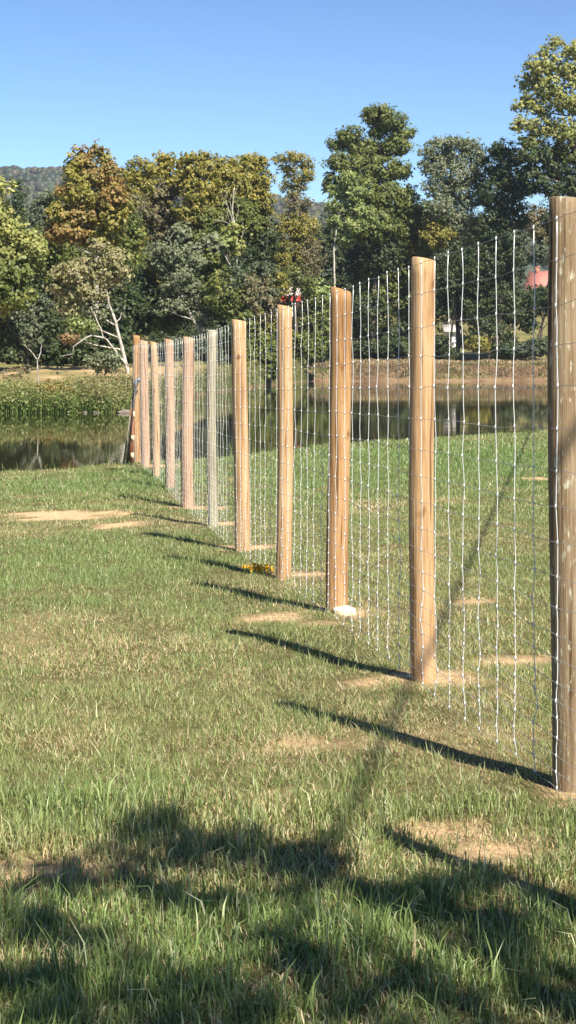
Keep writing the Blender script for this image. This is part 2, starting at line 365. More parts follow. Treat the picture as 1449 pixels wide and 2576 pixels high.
# the next post towards the camera stands outside the view, its shadow falls into it
d01 = defs[0][0]-defs[1][0]
b0 = defs[0][0]+d01*1.0; b0.z = float(ground_z(b0.x, b0.y))
defs.insert(0, (b0, 2.46, .068, (0, 0), 'tan'))
plabels = {1: 'grey brown post spotted with pale lichen', 6: 'slim weathered grey green post'}
for k, (b, H, r, lean, tone) in enumerate(defs):
    o = link('post', post_mesh(r, H, lean, (-.20+.1*random.random()*(1 if k % 3 else -1), -.05) if k not in (1, 6) else (-.07, 0), k*1.37+.2), wood_mat('post_wood_%d' % k, tone, k+1), fence)
    o.location = b; PB.append((b, r, H))
    if k in plabels: o['label'] = plabels[k]
# wire heights above ground in metres (closer together towards the ground)
WH = [(2017-y)/1453*2.40+.03 for y in (2017, 1977, 1934, 1888, 1839, 1794, 1747, 1688, 1627, 1553, 1479, 1388, 1299, 1207, 1101, 994, 887, 783, 673, 564)]
def galv(name, col, rough):
    m, nt, out = new_mat(name); b = N(nt, 'ShaderNodeBsdfPrincipled', Roughness=rough, Metallic=.25)
    b.inputs['Base Color'].default_value = (*col, 1); nt.links.new(b.outputs[0], out.inputs[0]); return m
WIRE = galv('galvanised_wire', (.66, .66, .64), .42); WIRE_DIMLIT = galv('dimlit_wire', (.34, .34, .33), .5)  # same wire twice; the darker grey paints the line wires' grazing light
# path of the netting: on the camera side of each post
pts = []
for i, (b, r, H) in enumerate(PB):
    a = PB[max(i-1, 0)][0]; c = PB[min(i+1, len(PB)-1)][0]; d = (c-a); d.z = 0; d.normalize()
    n = Vector((-d.y, d.x, 0))
    top = defs[i][3][0]
    pts.append((b+n*(r*1.03+.004), top, H))
seglen = [0]
for i in range(1, len(pts)): seglen.append(seglen[-1]+(pts[i][0].xy-pts[i-1][0].xy).length)
S = np.array(seglen); PX = np.array([p[0].x for p in pts]); PY = np.array([p[0].y for p in pts]); PZ = np.array([p[0].z for p in pts]); PL = np.array([p[1] for p in pts])
PTOP = np.array([min(2.43, p[2]-.035) for p in pts])
PTOP[1] = 2.46-.085
FN = np.array([-1.0, -.157, 0]); FN /= np.linalg.norm(FN)
def fence_pt(s, frac, h):
    top = np.interp(s, S, PTOP); z = h*top/2.43
    sag = 0
    return np.array([np.interp(s, S, PX)+np.interp(s, S, PL)*z/2.46, np.interp(s, S, PY), np.interp(s, S, PZ)+z])
stays = np.arange(.10, S[-1], .305)
nodes = np.zeros((len(stays), len(WH), 3))
jit = np.random.default_rng(3)
for i, s in enumerate(stays):
    ss = s+jit.normal(0, .012)
    for j, h in enumerate(WH):
        p = fence_pt(ss+jit.normal(0, .0028), 0, h)
        onpost = np.min(np.abs(S-ss)) < .10
        if not onpost: p += FN*jit.normal(0, .0035)
        p[2] += jit.normal(0, .004)
        nodes[i, j] = p
for i in range(len(stays)):
    mb = MB(); P = []
    for j in range(len(WH)):
        P.append(nodes[i, j])
        if j < len(WH)-1:
            m = (nodes[i, j]+nodes[i, j+1])/2; m[:2] += jit.normal(0, .0012, 2); P.append(m)
    mb.tube(P, .0022, 5).build('stay_wire', WIRE, fence, True)
for j in range(len(WH)):
    P = [nodes[0, j]]
    for i in range(len(stays)-1):
        a, b = nodes[i, j], nodes[i+1, j]
        for t in (.33, .67):
            m = a*(1-t)+b*t; m[2] += jit.normal(0, .0022); P.append(m)
        P.append(b)
    MB().tube(P, .0013, 5).build('line_wire', WIRE_DIMLIT, fence, True)
mb = MB()
for i in range(len(stays)):
    for j in range(len(WH)):
        p = nodes[i, j]
        mb.tube([p+np.array([0, 0, -.011]), p+np.array([0, 0, -.004])+FN*.002, p+np.array([0, 0, .004])+FN*.002, p+np.array([0, 0, .011])], [.0026, .004, .004, .0026], 5)
o = mb.build('wire_knots', WIRE, fence, True); o['kind'] = 'stuff'

# ------------------------------------------------------------ foliage
PAL = {
 'olive':   [(.270, .230, .050), (.220, .205, .044), (.320, .268, .065), (.165, .168, .038)],
 'gold':    [(.30, .205, .060), (.36, .25, .08), (.23, .185, .06), (.26, .15, .06), (.15, .155, .05)],
 'rust':    [(.30, .17, .09), (.36, .24, .11), (.20, .15, .07), (.16, .16, .055)],
 'green':   [(.115, .145, .036), (.150, .175, .042), (.088, .116, .032), (.20, .205, .058)],
 'dark':    [(.042, .066, .025), (.060, .086, .030), (.034, .052, .022), (.095, .11, .038)],  # dark species; also shade put into lower crowns and undergrowth as leaf colour
 'grey':    [(.190, .210, .125), (.150, .170, .095), (.235, .250, .155), (.12, .145, .072)],
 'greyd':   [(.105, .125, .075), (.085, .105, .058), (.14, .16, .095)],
 'yellow':  [(.32, .315, .10), (.25, .265, .08), (.38, .36, .13), (.18, .21, .058)],
 'lime':    [(.25, .295, .10), (.195, .245, .08), (.31, .34, .13), (.145, .19, .058)],
 'brown':   [(.195, .160, .090), (.155, .140, .073), (.235, .195, .110), (.12, .125, .055)],
 'pinkish': [(.34, .265, .16), (.28, .25, .125), (.22, .23, .10), (.38, .33, .19), (.27, .27, .115)],
}
def leaves(centers, radii, per, size, pal, seed, squash=.8, hang=0.0, mid=None):
    r = np.random.default_rng(seed)
    n = len(centers); idx = np.repeat(np.arange(n), per)
    d = r.normal(size=(len(idx), 3)); d /= np.linalg.norm(d, axis=1, keepdims=True)
    rad = r.random(len(idx))**.45
    off = d*rad[:, None]*radii[idx][:, None]; off[:, 2] *= squash; off[:, 2] -= hang*np.abs(r.normal(size=len(idx)))*radii[idx]
    P = centers[idx]+off
    o_ = d*.45
    if mid is not None:
        q = centers-np.asarray(mid); q /= (np.linalg.norm(q, axis=1, keepdims=True)+1e-6); o_ = o_+q[idx]*.7
    nrm = r.normal(size=(len(idx), 3))*.55+o_+np.array([.12, -.25, .45]); nrm /= np.linalg.norm(nrm, axis=1, keepdims=True)
    a = r.normal(size=(len(idx), 3)); t = np.cross(nrm, a); t /= np.linalg.norm(t, axis=1, keepdims=True); b = np.cross(nrm, t)
    s = size*(.6+.8*r.random(len(idx)))[:, None]
    V = np.stack([P-t*s*.55, P+b*s*.36+nrm*s*.08, P+t*s*.55-nrm*s*.06, P-b*s*.36+nrm*s*.08], 1).reshape(-1, 3)
    pal = np.array(pal); k = len(pal)
    cl = pal[r.integers(0, k, n)]*(.8+.4*r.random((n, 1)))
    lf = pal[r.integers(0, k, len(idx))]
    c = (cl[idx]*.55+lf*.45)*(.75+.5*r.random((len(idx), 1)))
    return V, np.repeat(c, 4, 0)
class Crown:
    def __init__(s): s.V = []; s.C = []
    def add(s, V, C): s.V.append(V); s.C.append(C)
    def build(s, name, parent):
        V = np.vstack(s.V); C = np.vstack(s.C); q = np.arange(len(V)).reshape(-1, 4)
        loc = np.array(parent.location)
        return link(name, mesh_np(name, V-loc, [q], C), LEAF, parent)
TSEED = [100]
def blob_clumps(c, rad, clump, fill, seed, gap=.12):
    r = np.random.default_rng(seed); rx, ry, rz = rad
    area = 4*math.pi*((rx*ry)**1.6/3+(rx*rz)**1.6/3+(ry*rz)**1.6/3)**(1/1.6)
    n = max(4, int(area/(clump**2*1.5)*fill))
    d = r.normal(size=(n, 3)); d /= np.linalg.norm(d, axis=1, keepdims=True)
    f = np.where(r.random(n) < .78, .72+.34*r.random(n), .2+.5*r.random(n))
    P = np.array(c)+d*f[:, None]*np.array([rx, ry, rz])
    keep = r.random(n) > gap
    # fewer clumps low on the far side, which nobody faces and light hardly reaches
    return P[keep], clump*(.65+.7*r.random(keep.sum()))
def tree(name, label, cat, Y, base, blobs, pal, leaf=.24, clump=.6, fill=1.25, per=38, bark=BARK, trunk_r=.18, path=None, paths=(), group=None, limbs=True, hang=0.0, depth=.9, dz=.35, twigs=0):
    TSEED[0] += 1; sd = TSEED[0]; r = np.random.default_rng(sd)
    bx, by = base
    X = (bx-CX)/F*Y; gz = float(ground_z(X, Y))
    root = empty(name, (X, Y, gz)); tag(root, label, cat, group)
    L = np.array(root.location)
    cr = Crown(); cents = []
    for i, bl in enumerate(blobs):
        px, py, rx, ry = bl[:4]; p = bl[4] if len(bl) > 4 else pal
        w, h = rx*Y/F, ry*Y/F
        c = at(px, py, Y); c = np.array([c.x, Y+r.normal()*w*dz, c.z])
        P, R = blob_clumps(c, (w, w*depth, h), clump, fill, sd*50+i)
        V, Cc = leaves(P, R, int(per*.76), leaf*1.08, PAL[p], sd*90+i, hang=hang, mid=c); cr.add(V, Cc); cents.append((c, w, h))
        m_ = max(5, int(len(P)*.45)); dd = r.normal(size=(m_, 3)); dd /= np.linalg.norm(dd, axis=1, keepdims=True); dd[:, 2] = dd[:, 2]*.8+.15
        P2 = c+dd*(np.array([w, w*depth, h])+clump*.35)*(.95+.38*r.random((m_, 1))**1.5)
        V, Cc = leaves(P2, clump*(.25+.45*r.random(m_)), max(4, int(per*.26)), leaf*.95, PAL[p], sd*95+i, mid=c); cr.add(V, Cc)
    cr.build('crown', root)
    mb = MB()
    if path is None:
        topc = max(cents, key=lambda q: q[0][2])[0]; H = topc[2]-gz
        ax = np.array([topc[0]*.35+X*.65, topc[1]*.3+Y*.7])
        P = [np.array([X, Y, gz-.3])]
        for t in (.12, .3, .5, .7, .9):
            P.append(np.array([X+(topc[0]-X)*t**1.3+r.normal()*.12, Y+r.normal()*.12, gz+H*t]))
        RR = trunk_r*np.array([1.25, 1.0, .85, .62, .4, .16])
    else:
        P = [np.array(at(px, py, Y+dy)) for px, py, dy in path]; P[0][2] = gz-.3
        RR = np.linspace(trunk_r, trunk_r*.3, len(P))
    P = np.array(P)
    tt = np.linspace(0, len(P)-1, len(P)*4); fine = np.stack([np.interp(tt, np.arange(len(P)), P[:, k]) for k in range(3)], -1)
    fine[1:, :2] += r.normal(size=(len(fine)-1, 2))*trunk_r*.12
    fr = np.interp(tt, np.arange(len(P)), RR); mb.tube(fine-L, fr, 8)
    for pp, r0 in paths:
        Q = np.array([np.array(at(px, py, Y+dy)) for px, py, dy in pp]); tq = np.linspace(0, len(Q)-1, len(Q)*3)
        Qf = np.stack([np.interp(tq, np.arange(len(Q)), Q[:, k]) for k in range(3)], -1); Qf[1:] += r.normal(size=(len(Qf)-1, 3))*r0*.35
        mb.tube(Qf-L, np.linspace(r0, r0*.25, len(Qf)), 6)
    if limbs:
        for c, w, h in cents:
            zt = c[2]-h*.6-w*.4; k = int(np.argmin(np.abs(fine[:, 2]-max(zt-w*.3, gz+.6))+.15*np.linalg.norm(fine[:, :2]-c[:2], axis=1)))
            a = fine[k]; mid = a*.5+c*.5+np.array([0, 0, -.12*w])+r.normal(size=3)*.1*w; r0 = min(fr[k]*.6, trunk_r*.45)
            mb.tube(np.array([a, a*.7+mid*.3, mid, mid*.4+c*.6, c])-L, np.linspace(r0, r0*.2, 5), 5)
            for q in range(3+twigs):
                d = r.normal(size=3); d /= np.linalg.norm(d); d[2] = abs(d[2])*.8
                e = c+d*np.array([w, w, h])*.9; m2 = (mid+e)/2+r.normal(size=3)*.08*w
                mb.tube(np.array([mid, m2, e])-L, [r0*.4, r0*.25, .012], 4)
    mb.build('trunk', bark, root, True)
    return root

# --- far wooded ridge
def ridge():
    xs_ = np.linspace(-1600, 1600, 321); t = np.linspace(0, 1, 40)
    prof = np.interp(xs_, [-1600, -700, -330, -271, -200, -130, -60, 0, 40, 120, 300, 900, 1600], [145, 165, 178, 174, 169, 164, 152, 142, 137, 128, 114, 118, 100])+14*(fbm(xs_*.01, xs_*0, 3, 3)-.5)
    Xr, Tr = np.meshgrid(xs_, t); Zr = 5+(prof[None]-5)*np.sin(np.clip(Tr*1.25, 0, 1)*math.pi/2)**.9*(1-.25*np.clip(Tr-.8, 0, 1)/.2)
    Yr = 950+Tr*700+0*Xr; Zr = Zr+10*(fbm(Xr*.012, Yr*.012, 61, 4)-.5)*np.clip(Tr*3, 0, 1)
    n = len(xs_); ii = (np.arange(39)[:, None]*n+np.arange(n-1)[None]).ravel()
    m = simple_mat('forest_floor', (.05, .06, .03), .95)
    o = link('hill', mesh_np('hill', np.stack([Xr.ravel(), Yr.ravel(), Zr.ravel()], -1), [np.stack([ii, ii+1, ii+n+1, ii+n], -1)], None, True), m)
    tag(o, 'long wooded ridge on the skyline', 'hill', kind='structure')
    # its forest: lumpy crowns too far off to tell apart
    r = np.random.default_rng(5); k = 7500
    fx = r.uniform(-560, 420, k); ft = r.random(k)**.7*.86
    from math import floor
    gi = (ft*39).astype(int); gj = ((fx+1600)/10).astype(int)
    zc = Zr[gi, gj]; yc = 950+ft*700
    d0 = np.array([[0, 0, .82], [.89, 0, .45], [.28, .85, .45], [-.72, .53, .45], [-.72, -.53, .45], [.28, -.85, .45], [.72, .53, -.45], [-.28, .85, -.45], [-.89, 0, -.45], [-.28, -.85, -.45], [.72, -.53, -.45]])
    F0 = np.array([[0, 1, 2], [0, 2, 3], [0, 3, 4], [0, 4, 5], [0, 5, 1], [1, 6, 2], [2, 7, 3], [3, 8, 4], [4, 9, 5], [5, 10, 1], [6, 7, 2], [7, 8, 3], [8, 9, 4], [9, 10, 5], [10, 6, 1]])
    sz = 2.8+2.6*r.random(k); hh = sz*(.6+.4*r.random(k))
    V = d0[None]*np.stack([sz, sz, hh], -1)[:, None]*(1+.35*(r.random((k, 11, 1))-.5))+np.stack([fx, yc, zc+hh*.55], -1)[:, None]
    pal = np.array([(.055, .068, .03), (.085, .08, .035), (.045, .06, .035), (.10, .085, .05), (.06, .055, .04)])
    c = pal[r.integers(0, 5, k)]*(.7+.6*r.random((k, 1)))
    Fc = (F0[None]+np.arange(k)[:, None, None]*11).reshape(-1, 3)
    o = link('distant_forest', mesh_np('distant_forest', V.reshape(-1, 3), [Fc], np.repeat(c, 11, 0), False), LEAF)
    tag(o, 'autumn woodland covering the far ridge', 'forest', kind='stuff')
ridge()

BG = 'trees behind the pond'
# --- left shore
tree('sycamore_tree', 'pale yellow green tree at the far left edge above the weedy bank', 'tree', 92, (-20, 912),
     [(-6, 490, 30, 32), (-20, 545, 50, 40), (22, 590, 52, 38), (60, 628, 48, 36), (0, 650, 60, 45), (30, 690, 60, 45, 'green'), (-15, 740, 60, 50), (45, 745, 45, 40, 'green')], 'yellow', bark=BARK_GREY, trunk_r=.2, fill=1.25, twigs=2, group=BG)
tree('evergreen_tree', 'dark pointed evergreen in front of the wooded ridge', 'tree', 190, (48, 880), [(46, 478, 14, 22), (46, 512, 24, 28), (44, 552, 32, 34), (42, 610, 40, 50), (50, 700, 60, 70)], 'dark', leaf=.34, clump=.9, group=BG)
tree('wild_cherry_tree', 'dull green tree beside the dark evergreen below the ridge', 'tree', 175, (118, 880), [(108, 505, 20, 22), (85, 545, 26, 30), (124, 540, 30, 30), (112, 590, 42, 40), (140, 500, 18, 24, 'dark'), (120, 680, 60, 80)], 'greyd', leaf=.32, clump=.85, group=BG)
tree('tall_sycamore_tree', 'tall two-topped sycamore with golden brown autumn leaves', 'tree', 108, (238, 903),
     [(244, 378, 17, 21), (262, 402, 16, 18, 'olive'), (206, 388, 14, 20), (195, 412, 24, 24, 'olive'), (228, 420, 20, 20), (276, 424, 18, 18), (176, 434, 18, 16, 'olive'), (250, 446, 34, 24), (205, 452, 34, 24, 'olive'), (292, 452, 22, 22), (160, 485, 24, 22),
      (215, 492, 48, 32, 'olive'), (285, 498, 38, 32), (150, 540, 28, 24, 'olive'), (200, 548, 50, 32), (275, 548, 45, 32, 'olive'), (172, 588, 46, 28), (245, 596, 50, 30, 'olive'), (135, 578, 20, 18), (305, 520, 24, 26, 'olive')], 'gold', leaf=.23, clump=.40, per=28, fill=1.19, bark=BARK_PALE, trunk_r=.2, group=BG, twigs=1)
tree('maple_tree', 'green leafy tree below the golden brown sycamore', 'tree', 116, (180, 900), [(95, 622, 45, 40), (120, 665, 50, 45), (165, 640, 45, 45), (300, 640, 50, 60), (320, 585, 34, 45), (215, 680, 60, 50), (290, 720, 60, 60, 'dark'), (150, 730, 60, 60, 'dark'), (240, 780, 70, 60, 'dark')], 'green', group=BG)
tree('leaning_birch_tree', 'white-trunked tree leaning left over the weedy bank, with tan green leaves', 'tree', 92, (322, 925),
     [(232, 668, 44, 26), (186, 690, 42, 26), (285, 648, 36, 24), (296, 690, 32, 26), (160, 735, 34, 22), (225, 735, 44, 24), (262, 700, 30, 24), (190, 776, 42, 22), (150, 690, 20, 18), (240, 790, 30, 20, 'grey'), (210, 818, 34, 18, 'lime'), (250, 625, 28, 18), (170, 850, 26, 14, 'rust')],
     'pinkish', leaf=.17, clump=.4, per=28, fill=1.06, bark=BARK_PALE, trunk_r=.125, limbs=True, group=BG,
     path=[(326, 930, 0), (312, 895, 0), (300, 850, 0), (290, 805, 0), (276, 770, 0), (268, 732, 0), (262, 680, 0)],
     paths=[([(322, 920, 0), (300, 898, -.3), (282, 870, -.4), (258, 845, -.5), (246, 810, -.5), (228, 770, -.4)], .075), ([(262, 850, -.5), (225, 842, -.7), (185, 872, -.8), (182, 890, -.8), (150, 898, -.8)], .05), ([(292, 812, 0), (302, 800, .1), (306, 786, .1), (318, 800, .2)], .035), ([(268, 736, 0), (248, 738, 0)], .03)])
tree('alder_tree', 'grey green bushy tree in shade at left, behind the forked sapling', 'tree', 97, (70, 920), [(40, 770, 45, 45), (85, 790, 45, 45), (20, 830, 50, 45), (75, 845, 48, 36), (115, 820, 32, 36, 'dark')], 'greyd', leaf=.18, clump=.42, trunk_r=.09, group=BG)
tree('hazel_tree', 'dark shaded tree behind the leaning white trunk', 'tree', 108, (190, 905), [(160, 800, 50, 50), (210, 850, 50, 40), (270, 850, 50, 45), (150, 870, 50, 25), (310, 790, 40, 60)], 'dark', group=BG)
# --- olive row
tree('locust_tree', 'olive tree right of the golden brown sycamore, first of the even olive row', 'tree', 132, (352, 890), [(348, 413, 22, 15), (325, 440, 22, 20), (368, 436, 26, 22), (345, 475, 40, 30), (340, 530, 42, 40, 'brown'), (330, 610, 40, 50), (355, 690, 48, 60), (350, 780, 55, 60, 'dark')], 'olive', leaf=.2, clump=.5, group=BG)
tree('locust_tree', 'olive tree topped with the highest rounded crown of the olive row, left of its middle', 'tree', 136, (420, 888), [(418, 400, 22, 15), (440, 412, 20, 18), (405, 430, 30, 25), (440, 455, 36, 30), (400, 490, 42, 34, 'brown'), (395, 545, 48, 36, 'brown'), (430, 600, 45, 45, 'brown'), (400, 660, 50, 55), (410, 760, 60, 70, 'green')], 'olive', clump=.5, group=BG)
tree('locust_tree', 'middle tree of the olive row, above the grey green leaning tree', 'tree', 133, (500, 888), [(478, 404, 22, 16), (510, 398, 20, 13), (520, 428, 28, 24), (480, 440, 32, 28), (505, 480, 46, 36), (480, 535, 44, 36), (520, 560, 44, 40, 'green'), (500, 640, 55, 60, 'green'), (500, 740, 60, 70, 'dark')], 'olive', clump=.5, group=BG)
tree('locust_tree', 'olive tree rising behind the bare pale branches', 'tree', 138, (575, 888), [(545, 412, 18, 14), (575, 408, 22, 16), (560, 440, 34, 24), (590, 470, 36, 32), (550, 500, 36, 34), (585, 540, 44, 40, 'green'), (570, 640, 55, 60, 'dark'), (580, 740, 60, 70, 'dark')], 'olive', clump=.5, group=BG)
tree('locust_tree', 'rightmost rounded tree of the olive row, left of the sky gap', 'tree', 143, (640, 888), [(628, 402, 26, 14), (655, 416, 20, 18), (615, 430, 26, 22), (655, 450, 26, 26), (632, 475, 40, 32), (655, 515, 34, 36), (625, 560, 48, 50, 'green'), (655, 620, 40, 60, 'dark'), (640, 720, 60, 70, 'greyd')], 'olive', clump=.5, group=BG)
tree('poplar_tree', 'slender thin-topped olive tree standing alone right of the olive row', 'tree', 167, (742, 895), [(738, 396, 26, 12), (704, 402, 18, 12), (772, 412, 22, 14), (722, 425, 26, 18), (762, 440, 28, 20), (740, 470, 32, 24), (745, 515, 34, 28, 'brown'), (725, 570, 40, 36), (765, 575, 38, 40), (735, 640, 52, 48), (780, 650, 36, 50, 'brown'), (745, 700, 44, 34, 'green')], 'olive', clump=.42, per=25, fill=1.06, leaf=.19, group=BG, trunk_r=.16)
tree('grey_willow_tree', 'grey green tree with pale leaning stems above the weathered grey post', 'tree', 129, (528, 885),
     [(372, 650, 34, 20), (410, 668, 38, 24), (395, 628, 34, 16), (440, 640, 34, 22), (452, 690, 38, 30), (485, 660, 34, 24), (430, 720, 28, 26), (480, 730, 34, 30), (505, 790, 36, 26), (410, 775, 24, 18), (455, 760, 30, 24)], 'grey', leaf=.19, clump=.42, per=28, fill=1.06, bark=BARK_PALE, trunk_r=.16, group=BG, twigs=2,
     path=[(528, 890, 0), (505, 835, 0), (472, 780, 0), (450, 725, 0), (430, 690, 0), (395, 655, 0), (375, 640, 0)],
     paths=[([(520, 880, 0), (512, 820, .3), (492, 760, .4), (478, 700, .4), (470, 650, .4)], .09), ([(472, 782, 0), (440, 765, -.3), (410, 748, -.4)], .05), ([(450, 725, 0), (430, 672, -.2), (400, 640, -.3)], .06), ([(436, 655, 0), (432, 622, 0), (426, 600, 0), (438, 585, 0)], .04)])
tree('catalpa_tree', 'large-leaved green tree with one bright yellow green bough and bare pale branches', 'tree', 131.5, (590, 885),
     [(455, 590, 24, 22, 'grey'), (490, 622, 36, 22, 'grey'), (535, 612, 34, 20, 'grey'), (520, 650, 32, 22, 'green'), (582, 578, 22, 13, 'yellow'), (574, 602, 22, 12, 'yellow'), (596, 622, 14, 14, 'yellow'), (560, 606, 20, 12, 'lime'), (545, 690, 36, 36, 'green'), (500, 690, 30, 30, 'green')], 'green', leaf=.34, clump=.5, per=20, fill=1.06, bark=BARK_PALE, trunk_r=.10, group=BG, limbs=False,
     path=[(592, 890, 0), (596, 760, 0), (596, 650, 0), (594, 590, 0), (584, 530, 0), (590, 470, 0)],
     paths=[([(592, 580, 0), (582, 545, 0), (570, 510, 0), (566, 490, 0)], .035), ([(588, 570, 0), (575, 562, 0), (550, 552, 0), (538, 556, 0)], .03), ([(597, 625, 0), (608, 598, 0), (620, 566, 0)], .03), ([(596, 700, 0), (575, 660, -.2), (550, 620, -.3), (525, 590, -.3)], .05), ([(584, 530, 0), (578, 505, 0), (586, 480, 0)], .025), ([(580, 560, 0), (572, 540, 0), (575, 520, 0)], .025), ([(592, 560, 0), (600, 530, 0), (596, 500, 0)], .025),
            ([(575, 522, 0), (562, 505, .1), (556, 478, .1)], .02), ([(560, 556, 0), (556, 535, 0), (560, 515, 0)], .02), ([(588, 500, 0), (594, 478, 0), (604, 462, 0)], .02), ([(568, 500, 0), (574, 480, 0), (570, 462, 0)], .018), ([(610, 595, 0), (612, 570, 0), (608, 552, 0)], .018)])
for nm, lab, Y, b, bl, pal in [
    ('elder_tree', 'dark leafy undergrowth tree left of the pale leaning stems', 131, (375, 892), [(350, 720, 40, 45), (390, 760, 45, 45, 'dark'), (345, 800, 45, 45), (400, 820, 40, 36, 'green')], 'dark'),
    ('elder_tree', 'low green undergrowth tree right of the pale leaning stems', 128.5, (600, 895), [(592, 700, 26, 34, 'greyd'), (560, 740, 40, 45), (600, 790, 45, 45), (570, 840, 45, 36, 'dark'), (630, 740, 40, 45, 'brown')], 'green'),
    ('elder_tree', 'brownish green undergrowth tree just left of the red and white house', 143, (650, 900), [(660, 780, 40, 40, 'brown'), (690, 720, 34, 30, 'olive'), (640, 840, 40, 36), (665, 820, 26, 30, 'olive')], 'green'),
    ('elder_tree', 'yellow-flecked green undergrowth tree right of the red and white house', 171, (800, 905), [(795, 740, 36, 36, 'lime'), (748, 808, 24, 24), (790, 800, 28, 34), (815, 790, 40, 50), (790, 850, 40, 40), (840, 850, 36, 36, 'dark')], 'green')]:
    tree(nm, lab, 'tree', Y, b, bl, pal, trunk_r=.1, group=BG)
# --- right shore
tree('walnut_tree', 'tallest dark green tree on the far bank, with a lobed crown against the sky', 'tree', 181, (935, 905),
     [(958, 284, 34, 20), (930, 296, 22, 18), (990, 308, 30, 20), (1016, 332, 26, 20), (965, 325, 36, 24), (885, 342, 30, 20), (850, 362, 22, 16), (905, 370, 36, 26), (955, 372, 44, 30), (1000, 368, 36, 24), (850, 410, 28, 22), (895, 425, 44, 32), (955, 430, 52, 36), (1005, 430, 28, 24), (845, 460, 30, 28), (905, 490, 52, 40), (975, 500, 52, 40), (1020, 500, 32, 32), (940, 570, 64, 46), (1010, 570, 44, 42), (960, 640, 64, 50, 'dark')], 'green', leaf=.27, clump=.62, bark=BARK, trunk_r=.3, group=BG, fill=1.31)
tree('ash_tree', 'light green tree with a pale straight trunk in front of the tallest tree', 'tree', 174, (840, 905),
     [(872, 452, 24, 17), (850, 482, 26, 20), (896, 484, 28, 20), (868, 520, 34, 24), (908, 535, 30, 22), (925, 560, 20, 16), (848, 556, 22, 18), (890, 572, 30, 18), (868, 602, 22, 14), (832, 520, 15, 15)], 'lime', leaf=.27, clump=.5, per=25, fill=1.06, bark=BARK_PALE, trunk_r=.15, group=BG, limbs=True,
     path=[(838, 910, 0), (840, 800, 0), (841, 700, 0), (840, 620, 0), (850, 560, 0), (862, 500, 0)])
tree('box_elder_tree', 'yellowish green tree below the tallest tree, over the second nearest post', 'tree', 183, (1010, 905), [(1060, 560, 34, 40), (1010, 625, 50, 34), (1060, 630, 40, 40, 'olive'), (960, 690, 55, 34), (1030, 690, 50, 36), (920, 720, 40, 34), (985, 745, 60, 34), (900, 660, 36, 40, 'dark'), (930, 790, 55, 45, 'dark'), (1040, 770, 55, 50, 'dark'), (900, 850, 50, 45, 'dark'), (1000, 850, 60, 40, 'dark')], 'green', leaf=.26, clump=.62, group=BG, trunk_r=.22)
tree('silver_willow_tree', 'silvery grey green tree right of the tallest tree', 'tree', 179, (1150, 905),
     [(1150, 352, 30, 15), (1185, 364, 28, 18), (1105, 364, 30, 16), (1075, 382, 26, 18), (1140, 388, 44, 26), (1200, 398, 30, 26), (1090, 418, 36, 26), (1150, 438, 48, 30), (1205, 445, 30, 28), (1110, 470, 44, 30), (1170, 495, 46, 34), (1105, 525, 38, 32), (1150, 555, 50, 36), (1100, 590, 40, 32, 'olive'), (1130, 640, 50, 40, 'greyd')], 'grey', leaf=.24, clump=.55, per=31, fill=1.12, hang=.3, group=BG, trunk_r=.25)
tree('ivy_covered_tree', 'very dark ivy-covered tree left of the red-roofed house', 'tree', 176, (1255, 905),
     [(1262, 378, 32, 18), (1295, 396, 28, 22), (1240, 410, 32, 24), (1275, 440, 40, 32), (1300, 470, 30, 32), (1250, 490, 44, 40), (1290, 540, 40, 44), (1240, 570, 46, 50), (1280, 620, 42, 46), (1230, 660, 46, 50), (1285, 690, 40, 44), (1190, 690, 40, 50), (1250, 750, 46, 46), (1290, 775, 36, 40), (1190, 770, 34, 44), (1230, 840, 36, 40)], 'dark', leaf=.25, clump=.6, group=BG, trunk_r=.35)
tree('big_cottonwood_tree', 'big yellow green tree at the right edge, rising highest in view', 'tree', 173, (1520, 905),
     [(1402, 106, 18, 15), (1440, 128, 30, 22), (1375, 135, 22, 18), (1350, 168, 30, 24), (1400, 170, 38, 28), (1455, 190, 40, 36), (1335, 205, 28, 20), (1385, 220, 40, 26), (1318, 250, 22, 15), (1355, 268, 34, 22), (1430, 260, 44, 32), (1304, 268, 12, 10), (1312, 312, 22, 16), (1365, 318, 36, 24), (1300, 325, 14, 10), (1425, 330, 44, 30), (1340, 356, 30, 18, 'green'), (1395, 380, 44, 26, 'green'), (1455, 390, 44, 36, 'green'), (1335, 398, 40, 18, 'dark'), (1380, 425, 44, 22, 'dark'), (1440, 440, 40, 26, 'dark'), (1330, 440, 32, 18, 'dark'), (1350, 470, 36, 18, 'dark'), (1415, 475, 44, 22, 'dark'), (1310, 475, 18, 16, 'dark'),  # shade of the lower boughs is put in as dark leaf colour
      (1510, 160, 60, 60), (1530, 260, 70, 70), (1520, 370, 70, 60), (1490, 460, 60, 40, 'green'), (1600, 220, 70, 80), (1600, 360, 80, 80)], 'yellow', leaf=.34, clump=.6, per=24, fill=1.02, bark=BARK_GREY, trunk_r=.4, group=BG)
